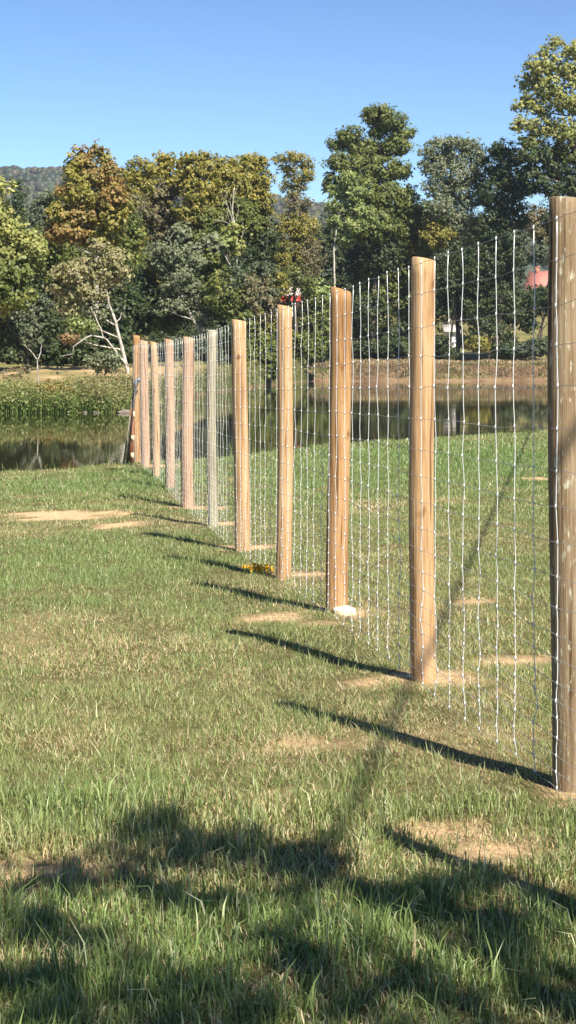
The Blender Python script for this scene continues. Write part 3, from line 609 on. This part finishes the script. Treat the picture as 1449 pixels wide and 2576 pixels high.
for nm, lab, Y, b, bl, pal in [
    ('mulberry_tree', 'shaded green tree between the second nearest post and the dark ivy-covered tree', 177, (1130, 905), [(1130, 710, 36, 44, 'dark'), (1160, 660, 34, 44, 'dark'), (1180, 760, 24, 44), (1110, 770, 22, 30, 'dark')], 'green'),
    ('mulberry_tree', 'dusty green tree right of the dark ivy-covered tree, below the cottonwood', 200, (1360, 880), [(1350, 560, 34, 40, 'brown'), (1385, 600, 30, 40, 'brown'), (1360, 640, 34, 26, 'greyd'), (1400, 540, 40, 40, 'greyd')], 'brown'),
    ('mulberry_tree', 'dark tree under the red-roofed house', 178, (1340, 905), [(1340, 760, 32, 34, 'dark'), (1370, 745, 32, 28, 'dark'), (1330, 810, 24, 26), (1410, 770, 40, 50, 'dark'), (1450, 700, 50, 60, 'dark'), (1480, 560, 60, 70, 'dark')], 'dark')]:
    tree(nm, lab, 'tree', Y, b, bl, pal, leaf=.25, clump=.55, trunk_r=.14, group=BG)
# --- second row that closes the gaps between the trunks
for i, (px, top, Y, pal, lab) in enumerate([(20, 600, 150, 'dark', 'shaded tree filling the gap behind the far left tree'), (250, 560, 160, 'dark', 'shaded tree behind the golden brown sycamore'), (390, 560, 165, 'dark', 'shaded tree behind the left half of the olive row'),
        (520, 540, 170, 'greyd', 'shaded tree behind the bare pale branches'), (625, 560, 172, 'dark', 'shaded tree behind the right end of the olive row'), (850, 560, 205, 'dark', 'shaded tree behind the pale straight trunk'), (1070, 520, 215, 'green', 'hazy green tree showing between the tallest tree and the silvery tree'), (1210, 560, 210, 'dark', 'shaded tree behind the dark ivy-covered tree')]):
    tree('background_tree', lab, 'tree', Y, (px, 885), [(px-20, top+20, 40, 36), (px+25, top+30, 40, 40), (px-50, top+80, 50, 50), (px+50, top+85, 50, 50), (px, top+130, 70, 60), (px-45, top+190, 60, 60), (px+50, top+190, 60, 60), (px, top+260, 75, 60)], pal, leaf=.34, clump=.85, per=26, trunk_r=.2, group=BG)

# --- shrubs
SH = 'shrubs along the pond shore'
for nm, lab, Y, b, bl, pal, lf in [
    ('shrub', 'round grey green shrub on the tan bank left of the leaning white trunk', 88, (258, 935), [(245, 905, 24, 16), (275, 902, 22, 16), (258, 920, 34, 16)], 'grey', .15),
    ('shrub', 'broad green shrub overhanging the water left of the fourth nearest post', 141, (655, 930), [(620, 890, 36, 28), (660, 880, 36, 36), (690, 900, 30, 34), (640, 925, 36, 26), (675, 935, 26, 20)], 'green', .22),
    ('shrub', 'dark green shrub at the water right of the fourth nearest post', 164, (765, 925), [(750, 870, 30, 34), (785, 885, 30, 26), (755, 915, 24, 22), (740, 930, 16, 20)], 'green', .22),
    ('shrub', 'grey green shrub at the water behind the weathered grey post', 126, (525, 930), [(510, 880, 28, 26), (540, 900, 26, 26), (505, 920, 26, 22), (480, 900, 24, 24)], 'greyd', .2),
    ('shrub', 'low dark hedge bush at the foot of the trees left of the nearest post', 175, (1340, 905), [(1310, 880, 28, 18), (1345, 874, 28, 20), (1380, 872, 30, 22), (1410, 880, 30, 18)], 'greyd', .22),
    ('shrub', 'low bush under the dark ivy-covered tree', 174, (1225, 905), [(1200, 868, 26, 22, 'olive'), (1235, 855, 26, 26, 'brown'), (1265, 880, 28, 16)], 'dark', .22),
    ('shrub', 'low dark bush at the tree feet between the second and third nearest posts', 176, (980, 905), [(940, 880, 40, 20), (990, 876, 40, 22), (910, 882, 30, 18)], 'dark', .24),
    ('shrub', 'golden brown bush at the waterline of the weedy bank', 78.5, (128, 1030), [(105, 985, 22, 16), (135, 978, 24, 18), (160, 985, 20, 18), (120, 1008, 28, 14), (150, 1012, 24, 12)], 'gold', .12)]:
    tree(nm, lab, 'shrub', Y, b, bl, pal, leaf=lf, clump=.4, trunk_r=.05, group=SH)
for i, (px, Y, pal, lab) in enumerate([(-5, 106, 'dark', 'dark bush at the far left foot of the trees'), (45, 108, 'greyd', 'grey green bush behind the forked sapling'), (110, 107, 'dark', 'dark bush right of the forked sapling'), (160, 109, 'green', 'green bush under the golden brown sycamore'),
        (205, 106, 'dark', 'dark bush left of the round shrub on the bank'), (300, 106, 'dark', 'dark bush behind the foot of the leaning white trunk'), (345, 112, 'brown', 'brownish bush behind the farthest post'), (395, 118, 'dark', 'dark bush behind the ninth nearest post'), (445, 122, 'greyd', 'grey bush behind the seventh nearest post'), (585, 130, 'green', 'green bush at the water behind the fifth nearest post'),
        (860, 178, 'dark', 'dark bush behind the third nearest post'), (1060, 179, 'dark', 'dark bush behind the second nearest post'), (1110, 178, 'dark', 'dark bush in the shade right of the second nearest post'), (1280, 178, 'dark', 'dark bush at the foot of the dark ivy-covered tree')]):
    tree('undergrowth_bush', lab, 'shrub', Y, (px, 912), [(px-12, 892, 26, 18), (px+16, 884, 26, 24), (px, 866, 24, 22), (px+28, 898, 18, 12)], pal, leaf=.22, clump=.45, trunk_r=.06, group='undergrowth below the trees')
sap = tree('forked_sapling', 'bare white forked sapling standing in the bank weeds', 'tree', 84, (97, 960), [(64, 862, 9, 6), (104, 856, 7, 6)], 'grey', leaf=.1, clump=.2, per=6, fill=.5, bark=BARK_PALE, trunk_r=.055, limbs=False,
     path=[(97, 975, 0), (95, 930, 0), (94, 905, 0)], paths=[([(94, 906, 0), (85, 892, 0), (72, 878, 0), (60, 866, 0)], .035), ([(94, 906, 0), (102, 888, 0), (104, 870, 0), (104, 855, 0)], .035)])

# --- tall weeds along the bank of the peninsula
def blades(X, Y, Z, h, w, col, lean, seed, segs=2):
    r = np.random.default_rng(seed); n = len(X)
    a = r.random(n)*2*math.pi; la = r.random(n)*2*math.pi
    side = np.stack([np.cos(a), np.sin(a), np.zeros(n)], -1)*w[:, None]*.5
    d = np.stack([np.cos(la), np.sin(la), np.zeros(n)], -1)*(lean*h)[:, None]
    B = np.stack([X, Y, Z], -1)
    up = np.array([0, 0, 1.])
    if segs == 1:
        V = np.stack([B-side, B+side, B+d+up*h[:, None]*np.sqrt(np.clip(1-lean**2, .1, 1))[:, None]], 1)
        f = np.arange(n*3).reshape(-1, 3); return V.reshape(-1, 3), [f], np.repeat(col, 3, 0)
    M = B+d*.28+up*(h*.58)[:, None]; Tp = B+d+up*(h*np.sqrt(np.clip(1-(lean*.95)**2, .05, 1)))[:, None]
    V = np.stack([B-side, B+side, M+side*.8, M-side*.8, Tp], 1).reshape(-1, 3)
    k = np.arange(n)[:, None]*5
    return V, [k+np.array([[3, 2, 4]]), k+np.array([[0, 1, 2, 3]])], np.repeat(col, 5, 0)
def join(parts):
    V = []; f3 = []; f4 = []; C = []; n = 0
    for v, fs, c in parts:
        for f in fs: (f3 if f.shape[1] == 3 else f4).append(f+n)
        V.append(v); C.append(c); n += len(v)
    fs = []
    if f3: fs.append(np.vstack(f3))
    if f4: fs.append(np.vstack(f4))
    return np.vstack(V), fs, np.vstack(C)
def bank_weeds():
    r = np.random.default_rng(12); n = 20000
    X = np.where(r.random(n) < .72, r.uniform(-24, -6.4, n), r.uniform(-7.5, 2, n)); yf = np.interp(X, YfX, YfY); t = r.random(n)**1.3
    Y = yf-.5+t*8.0; Z = np.maximum(ground_z(X, Y)-.05, WATER_Z-.05)
    hn = fbm(X*.5, Y*.5, 4, 3)
    h = (.3+2.1*hn)*(.35+.65*r.random(n))*(1-.55*t)
    front = np.exp(-t*5)
    g = np.array([.12, .18, .045]); br = np.array([.26, .20, .10]); ol = np.array([.22, .21, .08])
    m = np.clip(front*1.2+(fbm(X*.6+9, Y*.6, 15, 3)-.5)*1.8, 0, 1)[:, None]
    right = sstep(-11.5, -9, X)[:, None]
    col = (g*m+(ol*(1-right)+br*right)*(1-m))*(.7+.6*r.random((n, 1)))
    a = blades(X, Y, Z, h, .012+.022*r.random(n), col, .15+.5*r.random(n), 3)
    # leafy tops
    k = 15000; i = r.integers(0, n, k); P = np.stack([X[i], Y[i], Z[i]+h[i]*(.15+.85*r.random(k))], -1)
    V, C = leaves(P, np.full(k, .22), 5, .105, [(.16, .2, .05), (.22, .21, .07), (.12, .17, .045)], 77); hf_ = np.clip((P[:, 2]-Z[i])/1.1, 0, 1)[:, None]; top_ = np.array([.24, .215, .085])*(1-right[i])+np.array([.25, .19, .10])*right[i]; c_ = np.array([.125, .195, .045])*(1-hf_)+top_*hf_; C = C*.3+np.repeat(c_*(.7+.6*r.random((k, 1))), 20, 0)*.7
    k2 = 420; X2 = r.uniform(-26, -7, k2); Y2 = np.interp(X2, YfX, YfY)+7+r.random(k2)*16; m2 = fbm(X2*.8, Y2*.4, 19, 3) > .47; X2, Y2 = X2[m2], Y2[m2]  # dark litter clumps, also standing in for dappled shade on the soil
    V2, Cl = leaves(np.stack([X2, Y2, ground_z(X2, Y2)+.06], -1), .15+.3*r.random(len(X2)), 12, .14, [(.10, .085, .045), (.16, .11, .06), (.09, .11, .04)], 78, squash=.3)
    V, fs, C2 = join([a, (V, [np.arange(len(V)).reshape(-1, 4)], C), (V2, [np.arange(len(V2)).reshape(-1, 4)], Cl)])
    o = link('bank_weeds', mesh_np('bank_weeds', V, fs, C2), GRASSM); tag(o, 'tall green and brown weeds covering the bank across the pond at left', 'weeds', kind='stuff')
    # dry grass on the right far bank
    n = 30000; X = r.uniform(-3, 45, n); yf = np.interp(X, YfX, YfY); t = r.random(n); Y = yf+.3+t*16; Z = ground_z(X, Y)-.03
    h = (.15+.35*fbm(X*.4, Y*.4, 8, 3))*(.6+.6*r.random(n)); m = np.clip((fbm(X*.3, Y*.4, 25, 3)-.47)*3.5*(1-sstep(.2, .45, t)*.6)+np.exp(-t*14)*.6, 0, 1)[:, None]
    face = (1-sstep(.22, .40, t))[:, None]; dryc = np.array([.17, .125, .075])*face+np.array([.36, .275, .155])*(1-face)
    col = (np.array([.12, .14, .045])*m+dryc*(1-m))*(.65+.7*r.random((n, 1)))
    V, fs, C = blades(X, Y, Z, h, .05+.06*r.random(n), col, .2+.5*r.random(n), 5)
    o = link('bank_grass', mesh_np('bank_grass', V, fs, C), GRASSM); tag(o, 'short dry grass on the far bank at right', 'grass', kind='stuff')
bank_weeds()

# ------------------------------------------------------------ houses behind the trees
def gable_house(name, label, cx, Y, w, d, zb, hw, hr, wallc, roofc, rot=0.0, windows=2):
    root = empty(name, (cx, Y, zb)); root.rotation_euler = (0, 0, rot); tag(root, label, 'house')
    wm = simple_mat(name+'_wall', wallc, .7, .06, 2); rm = simple_mat(name+'_roof', roofc, .7, .2, 6); gm = simple_mat(name+'_glass', (.03, .035, .04), .15, .1, 1, spec=.6); tm = simple_mat(name+'_trim', (.7, .68, .64), .6, .05, 3)
    x, y = w/2, d/2
    m = MB(); V = [(-x, -y, 0), (x, -y, 0), (x, y, 0), (-x, y, 0), (-x, -y, hw), (x, -y, hw), (x, y, hw), (-x, y, hw), (-x, 0, hw+hr), (x, 0, hw+hr)]
    m.add(V, [np.array([[0, 1, 5, 4], [2, 3, 7, 6], [1, 2, 6, 5], [3, 0, 4, 7]]), np.array([[5, 6, 9], [7, 4, 8]])]); m.build('wall', wm, root)
    ov = .45; t = .12; roof = MB()
    for s in (-1, 1):
        e = np.array([0, s*(y+ov), hw-ov*hr/y]); rdg = np.array([0, 0, hw+hr])
        V = []
        for zz in (.02, .02+t):
            for X_ in (-x-ov, x+ov):
                for p in (e, rdg): V.append((X_, p[1], p[2]+zz))
        roof.add(V, [np.array([[0, 1, 3, 2], [4, 6, 7, 5], [0, 2, 6, 4], [1, 5, 7, 3], [0, 4, 5, 1], [2, 3, 7, 6]])])
    ro = roof.build('roof', rm, root)
    if windows: MB().box((-x*.4-.3, -.3, hw+hr*.6), (-x*.4+.3, .3, hw+hr+.9)).build('chimney', simple_mat(name+'_brick', (.3, .13, .09), .85, .2, 9), ro)
    for i in range(windows):
        wx = -x+w*(i+.5)/windows*1.0 if i else -x+w*.25
        wx = -x+w*(i+.6)/(windows+.4)
        f = MB(); f.box((wx-.55, -y-.06, 1.0), (wx+.55, -y-.005, 2.3)); fo = f.build('window', tm, root)
        MB().box((wx-.45, -y-.075, 1.1), (wx-.03, -y-.062, 2.2)).build('pane', gm, fo); MB().box((wx+.03, -y-.075, 1.1), (wx+.45, -y-.062, 2.2)).build('pane', gm, fo)
    if not windows: return root
    dr = MB().box((x*.72, -y-.05, .05), (x*.72+.95, -y-.004, 2.1)).build('door', simple_mat(name+'_door', (.25, .07, .05), .6), root)
    MB().box((x*.72+.75, -y-.09, 1.0), (x*.72+.82, -y-.052, 1.1)).build('handle', gm, dr)
    return root
p = at(735, 800, 222); wh = gable_house('white_house', 'white house with a red porch roof glimpsed through trees behind the fourth nearest post', p.x, 222, 6, 6, float(ground_z(p.x, 222))-.1, 6.4, 1.6, (.78, .76, .72), (.20, .19, .18), .0)
pr = MB(); pr.add([(-3, -3.0, 4.45), (3, -3.0, 4.45), (3, -4.8, 3.75), (-3, -4.8, 3.75), (-3, -3.0, 4.3), (3, -3.0, 4.3), (3, -4.8, 3.55), (-3, -4.8, 3.55)], [np.array([[3, 2, 1, 0], [4, 5, 6, 7], [7, 6, 2, 3], [0, 4, 7, 3], [1, 2, 6, 5]])]); pr.build('porch_roof', simple_mat('red_metal_roof', (.50, .04, .03), .5, .1, 5), wh)
for sx in (-2.8, 0, 2.8): MB().box((sx-.08, -4.7, 0), (sx+.08, -4.54, 3.6)).build('porch_post', simple_mat('porch_paint', (.7, .68, .64), .6), wh)
p = at(1362, 720, 258); gable_house('red_roofed_house', 'house with a faded red gabled roof beside the nearest post', p.x, 258, 3.4, 4.4, p.z-2.7, 2.6, 2.4, (.24, .22, .21), (.40, .15, .12), -.45)
p = at(1133, 840, 205); gable_house('pale_shed', 'small pale shed glimpsed through the trees just right of the second nearest post', p.x, 205, 1.3, 1.6, float(ground_z(p.x, 205))-.1, 2.6, .6, (.75, .73, .72), (.4, .38, .36), .1, 0)

# ------------------------------------------------------------ small things at the fence
def rock(name, label, px, py, dims, seed, mat):
    X, Y = ground_at(px, py); r = np.random.default_rng(seed)
    nu, nv = 14, 9; V = []
    for i in range(nv+1):
        ph = math.pi*i/nv
        for j in range(nu):
            th = 2*math.pi*j/nu; d = np.array([math.sin(ph)*math.cos(th), math.sin(ph)*math.sin(th), math.cos(ph)])
            d = np.sign(d)*np.abs(d)**.7; V.append(d*np.array(dims)*(1+.22*(float(vnoise(th*1.3+seed, ph*2, seed))-.5)+.05*r.normal()))
    i = np.arange(nv)[:, None]*nu; j = np.arange(nu)[None]; k = (j+1) % nu
    q = np.stack([i+j, i+nu+j, i+nu+k, i+k], -1).reshape(-1, 4)
    o = link(name, mesh_np(name, np.array(V), [q], smooth=False), mat); o.location = (X, Y, float(ground_z(X, Y))+dims[2]*.45); o.rotation_euler = (0, .05, r.random()*3 if dims[0] < .07 else .1)
    tag(o, label, 'rock'); return o
STONE = simple_mat('pale_stone', (.62, .52, .37), .85, .15, 18)
GSTONE = simple_mat('grey_stone', (.15, .125, .10), .9, .35, 6)
rock('rock', 'pale flat rock resting against the foot of the orange third nearest post', 866, 1549, (.088, .06, .045), 4, STONE)
rock('rock', 'small dark stone beside the foot of the third nearest post', 885, 1560, (.035, .03, .02), 9, simple_mat('brown_stone', (.22, .15, .09), .9, .2, 20))
for i, (px, py, dm) in enumerate([(318, 1036, (.30, .25, .13)), (303, 1039, (.13, .14, .07)), (243, 1038, (.22, .2, .07)), (216, 1038, (.10, .12, .05))]):
    Y = 76.6; p = at(px, py, Y)
    o = rock('shore_rock', ['large grey rock at the waterline beside the leaning tool', 'grey rock next to the largest waterline rock', 'low grey rock at the waterline mid bank', 'leftmost low grey rock at the waterline'][i], 700, 1400, dm, 20+i, GSTONE); o.location = (p.x, Y-.3*(i % 2), WATER_Z+.03); o['group'] = 'rocks along the waterline'
# yellow flower clump at the fourth nearest post
def flowers():
    X0, Y0 = ground_at(656, 1443); root = empty('yellow_flower_clump', (X0, Y0, float(ground_z(X0, Y0)))); tag(root, 'low clump of yellow flowers in the grass beside the fourth nearest post', 'flowers')
    r = np.random.default_rng(8); n = 70; x = r.normal(0, .065, n); y = r.normal(0, .05, n); h = .03+.05*r.random(n)
    V, fs, C = blades(x, y, np.zeros(n)-.01, h, np.full(n, .004), np.tile([[.10, .15, .03]], (n, 1)), np.full(n, .1), 5); link('stems', mesh_np('stems', V, fs, C), GRASSM, root)['kind'] = 'stuff'
    P = np.stack([x, y, h], -1); V, C = leaves(P, np.full(n, .012), 5, .022, [(.75, .42, .01), (.8, .52, .03), (.65, .33, .01)], 4); link('petals', mesh_np('petals', V, [np.arange(len(V)).reshape(-1, 4)], C), LEAF, root)['kind'] = 'stuff'
flowers()
# things left leaning on the last post
DARK = simple_mat('dark_iron', (.05, .045, .04), .5, .2, 10, .6); IRON = simple_mat('grey_iron', (.20, .21, .24), .45, .2, 10, .5); REDW = simple_mat('red_brown_wood', (.22, .09, .045), .8, .25, 12); PALEW = simple_mat('cut_wood', (.70, .55, .36), .8, .1, 20); GREYW = simple_mat('grey_wood', (.16, .14, .10), .85, .2, 12)
def lean_tool():
    a = at(319, 1176, 32.15); b = at(342, 962, 32.35); root = empty('digging_tool', a); tag(root, 'long dark-handled tool with a grey metal head leaning on the farthest post', 'tool')
    MB().tube([(0, 0, -.05), tuple((b-a)*.5), tuple(b-a)], .022, 8).build('handle', DARK, root, True)
    d = b-a; h = MB(); h.tube([tuple(d*.93), tuple(d), tuple(d+Vector((.05, 0, .06))), tuple(d+Vector((.13, 0, .03)))], [.035, .05, .055, .03], 8); h.build('tool_head', IRON, root, True)
    a2 = at(309, 1174, 32.0); b2 = at(334, 1000, 32.4); root = empty('leaning_pole', a2); tag(root, 'thin grey wooden pole leaning left of the dark-handled tool', 'pole')
    MB().tube([(0, 0, -.05), tuple((b2-a2)*.5), tuple(b2-a2)], .02, 8).build('shaft', GREYW, root, True); MB().tube([tuple((b2-a2)*.99), tuple((b2-a2)*1.01)], .026, 8).build('end_cap', DARK, root, True)
    a3 = at(330, 1176, 32.25); b3 = at(333, 1028, 32.3); root = empty('notched_board', a3); tag(root, 'red brown board with pale cut notches standing against the farthest post', 'board')
    d = b3-a3; m = MB(); V = []
    for t in (-.03, 1):
        p = d*t
        for sx in (-.045, .045):
            for sy in (-.02, .02): V.append((p.x+sx, p.y+sy, p.z))
    m.add(V, [np.array([[0, 2, 6, 4], [1, 5, 7, 3], [0, 4, 5, 1], [2, 3, 7, 6], [4, 6, 7, 5], [0, 1, 3, 2]])]); m.build('board', REDW, root)
    for t in (.9, .5, .2):
        p = d*t; MB().box((p.x-.01, p.y-.03, p.z-.06), (p.x+.05, p.y-.012, p.z+.06)).build('notch', PALEW, root)
lean_tool()

# ------------------------------------------------------------ overhead line beside the fence, and the tree whose shade reaches the near grass (both outside the view)
def overhead():
    hgt = 7.2; off = np.array([SUN_TO.x/SUN_TO.z*hgt, SUN_TO.y/SUN_TO.z*hgt])
    A = np.array([.12, 6.5])+off; B = np.array([6.5, 42.3])+off; d = (B-A)/np.linalg.norm(B-A)
    P0 = A-d*16; P1 = A+d*46
    PM = simple_mat('pole_wood', (.16, .12, .085), .85, .2, 3)
    tops = []
    for nm, P in (('utility pole at the pond end of the overhead line', P1), ('utility pole behind the viewer at the near end of the overhead line', P0)):
        gz = float(ground_z(P[0], P[1])); root = empty('utility_pole', (P[0], P[1], gz)); tag(root, 'wooden '+nm, 'pole', 'utility poles of the overhead line')
        H = hgt+.1-(gz if True else 0)+(-.3)
        MB().tube([(0, 0, -.4), (0, 0, H*.5), (0, 0, H+.3)], [.11, .10, .085], 12).build('shaft', PM, root, True); MB().tube([(0, -.16, H), (0, 0, H), (0, .16, H)], .03, 8).build('bracket', DARK, root, True)
        tops.append(np.array([P[0], P[1], gz+H]))
    t = np.linspace(0, 1, 60)[:, None]; C = tops[1]*(1-t)+tops[0]*t; C[:, 2] -= (4*t*(1-t))[:, 0]*.25
    o = MB().tube(C, .021, 8).build('overhead_cable', simple_mat('cable_rubber', (.03, .03, .03), .6), None, True); tag(o, 'black overhead cable whose thin shadow crosses the lawn', 'cable')
overhead()
def shade_tree():
    k = np.array([SUN_TO.x/SUN_TO.z, SUN_TO.y/SUN_TO.z])
    root = empty('shade_tree', (6.2, -5.4, float(ground_z(6.2, -5.4)))); tag(root, 'leafy tree beside the viewer whose dappled shade covers the near grass', 'tree'); L = np.array(root.location)
    cr = Crown(); mb = MB(); r = np.random.default_rng(44)
    spots = [(60, 2275, 200, 30, 5.6), (330, 2250, 150, 45, 5.2), (470, 2150, 70, 60, 5.0), (620, 2200, 120, 34, 5.4), (780, 2190, 130, 45, 5.0), (950, 2270, 160, 40, 5.6), (1130, 2300, 170, 40, 5.3), (1350, 2330, 150, 70, 5.2),
             (1250, 2420, 170, 50, 6.2), (980, 2500, 200, 45, 6.6), (150, 2560, 150, 45, 6.2), (1430, 2520, 150, 60, 6.4), (80, 2370, 150, 22, 6.4), (560, 2300, 110, 22, 6.2), (620, 2570, 150, 35, 6.9), (300, 2440, 90, 18, 6.5), (800, 2440, 90, 20, 6.5), (1000, 2620, 220, 50, 7.0), (450, 2680, 300, 60, 7.2), (1350, 2680, 200, 60, 6.8), (0, 2480, 60, 40, 6.6)]
    stem = np.array([[6.2, -5.4, L[2]-.3], [6.15, -5.3, 2], [6.0, -5.0, 3.6], [5.8, -4.7, 5.0], [5.7, -4.6, 7.0]]); mb.tube(stem-L, [.26, .22, .19, .15, .07], 10)
    for i, (px, py, rx, ry, h) in enumerate(spots):
        gX, gYv = ground_at(px, min(py, 2576)); gYv -= max(0, py-2576)*.0022; h2 = h-.1
        c = np.array([gX+k[0]*h2, gYv+k[1]*h2, h]); w = rx*gYv/F; _, ya = ground_at(px, min(py, 2576)-ry); dp = max(ya-ground_at(px, min(py, 2576))[1], .1)
        P, R = blob_clumps(c, (w, dp, .22), .13, .95 if py < 2400 else .68, 900+i, .2); V, Cc = leaves(P, R, 6, .10, PAL['green'], 950+i); cr.add(V, Cc)
        a = stem[3 if h < 6 else 4]; mid = (a+c)/2+np.array([0, 0, .2]); mb.tube(np.array([a, mid, c])-L, [.05, .03, .01], 6)
    # the rest of the crown, above and behind the viewer
    for i in range(9):
        c = np.array([6.8+r.normal()*.9, -6.6+r.normal()*.8, 7.2+r.random()*2.2])
        P, R = blob_clumps(c, (1.0, 1.0, .8), .4, 1.0, 990+i); V, Cc = leaves(P, R, 14, .13, PAL['green'], 1010+i); cr.add(V, Cc); mb.tube(np.array([stem[4], (stem[4]+c)/2, c])-L, [.06, .04, .015], 6)
    cr.build('crown', root); mb.build('trunk', BARK, root, True)
shade_tree()

# ------------------------------------------------------------ lawn
def lawn():
    r = np.random.default_rng(99); parts = []
    #        y0   y1   blades/m2  height    width   segs
    zones = [(3.6, 6.5, 8500, .050, .0038, 2), (6.5, 9.5, 8500, .036, .0042, 1), (9.5, 15, 5200, .036, .0054, 1), (15, 22, 2400, .040, .008, 1), (22, 34, 1000, .052, .013, 1), (34, 58, 420, .065, .02, 1)]
    for zi, (y0, y1, den, hh, ww, segs) in enumerate(zones):
        xl0, xr0 = -.20*y0-1.4, .20*y0+1.4; xl1, xr1 = -.20*y1-1.4, .20*y1+1.4
        n = int(den*(y1-y0)*((xr0-xl0)+(xr1-xl1))/2)
        t = r.random(n); Y = y0+t*(y1-y0); u = r.random(n); hw = .20*Y+1.4; X = -hw+2*hw*u
        ok = (Y < np.interp(X, YnX, YnY)+.5) & ((np.abs(X) < .19*Y+.3) | (r.random(n) < .4))
        b = bare_f(X, Y); dr = dry_f(X, Y)
        clumpn = fbm(X*9, Y*7, 71, 2)
        ok &= r.random(n) > b*.7
        ok &= r.random(n) < .55+.8*clumpn
        X, Y, b, dr, clumpn = X[ok], Y[ok], b[ok], dr[ok], clumpn[ok]; n = len(X)
        lush = field(EL, X, Y, .8)
        tall = fbm(X*2.2, Y*1.8, 81, 3)
        tuft = fbm(X*6.5, Y*5.0, 84, 2); h = hh*(.45+.9*r.random(n))*(.55+.95*tall)*(.35+1.35*tuft)*(1-.45*b)*(1+.35*lush)
        if y0 < 10:
            big = r.random(n) < .05*(1-.6*b)*(.5+1.2*tall); h = np.where(big, h*1.8+.015, h)
        w = ww*(.6+.8*r.random(n)); 
        if y0 < 10: w = np.where(big, w*1.45, w)
        straw = r.random(n) < np.clip(dr*.78+b*.5, .04, .95)
        if y0 < 10: straw &= ~big | (r.random(n) < .15)
        tone = fbm(X*.9+5, Y*.7, 91, 3)[:, None]
        g1 = np.array([.165, .225, .070]); g2 = np.array([.235, .265, .098]); g3 = np.array([.125, .225, .058]); g4 = np.array([.40, .42, .24])
        rr = r.random((n, 1))
        g = g1*(1-tone)+g2*tone; g = g*(1-lush[:, None]*.8)+g3*lush[:, None]*.8
        g = np.where(rr < .13, g4, g)*(.7+.6*r.random((n, 1)))
        s = np.array([.54, .42, .25])*(1-tone)+np.array([.46, .385, .20])*tone; s = s*(.65+.6*r.random((n, 1)))
        col = np.where(straw[:, None], s, g)
        lean = np.where(straw, .4+.58*r.random(n), .08+.8*r.random(n)**1.1)
        h = np.where(straw, h*.85, h)
        Z = ground_z(X, Y)-.004
        parts.append(blades(X, Y, Z, h, w, col, lean, 200+zi, segs))
    V, fs, C = join(parts)
    o = link('lawn_grass', mesh_np('lawn_grass', V, fs, C), GRASSM); tag(o, 'patchy green and straw-coloured grass of the near bank', 'grass', kind='stuff')
    # taller weeds right at the water's edge
    n = 2600; X = r.uniform(-9, 11, n); yn = np.interp(X, YnX, YnY); Y = yn+.1+r.random(n)*.8
    spot = fbm(X*1.5, X*0, 14, 3); ok = (r.random(n) < (spot-.25)*1.3); X, Y = X[ok], Y[ok]; n = len(X); Z = ground_z(X, Y)-.02
    col = np.array([.14, .17, .055])*(.6+.8*r.random((n, 1))); a = blades(X, Y, Z, .10+.28*r.random(n)**2, .012+.01*r.random(n), col, .2+.5*r.random(n), 303)
    o = link('shore_weeds', mesh_np('shore_weeds', *a), GRASSM); tag(o, 'thin weeds along the near water edge', 'weeds', kind='stuff')
lawn()

# ------------------------------------------------------------ air
def haze():
    m, nt, out = new_mat('haze_air'); v = nt.nodes.new('ShaderNodeVolumePrincipled'); v.inputs['Density'].default_value = .00014; v.inputs['Color'].default_value = (.74, .85, 1.0, 1); v.inputs['Anisotropy'].default_value = .2
    nt.links.new(v.outputs[0], out.inputs['Volume'])
    o = MB().box((-1700, -320, -4), (1700, 4300, 215)).build('haze', m); tag(o, 'thin blue autumn haze over the far ridge', 'haze', kind='stuff')
haze()
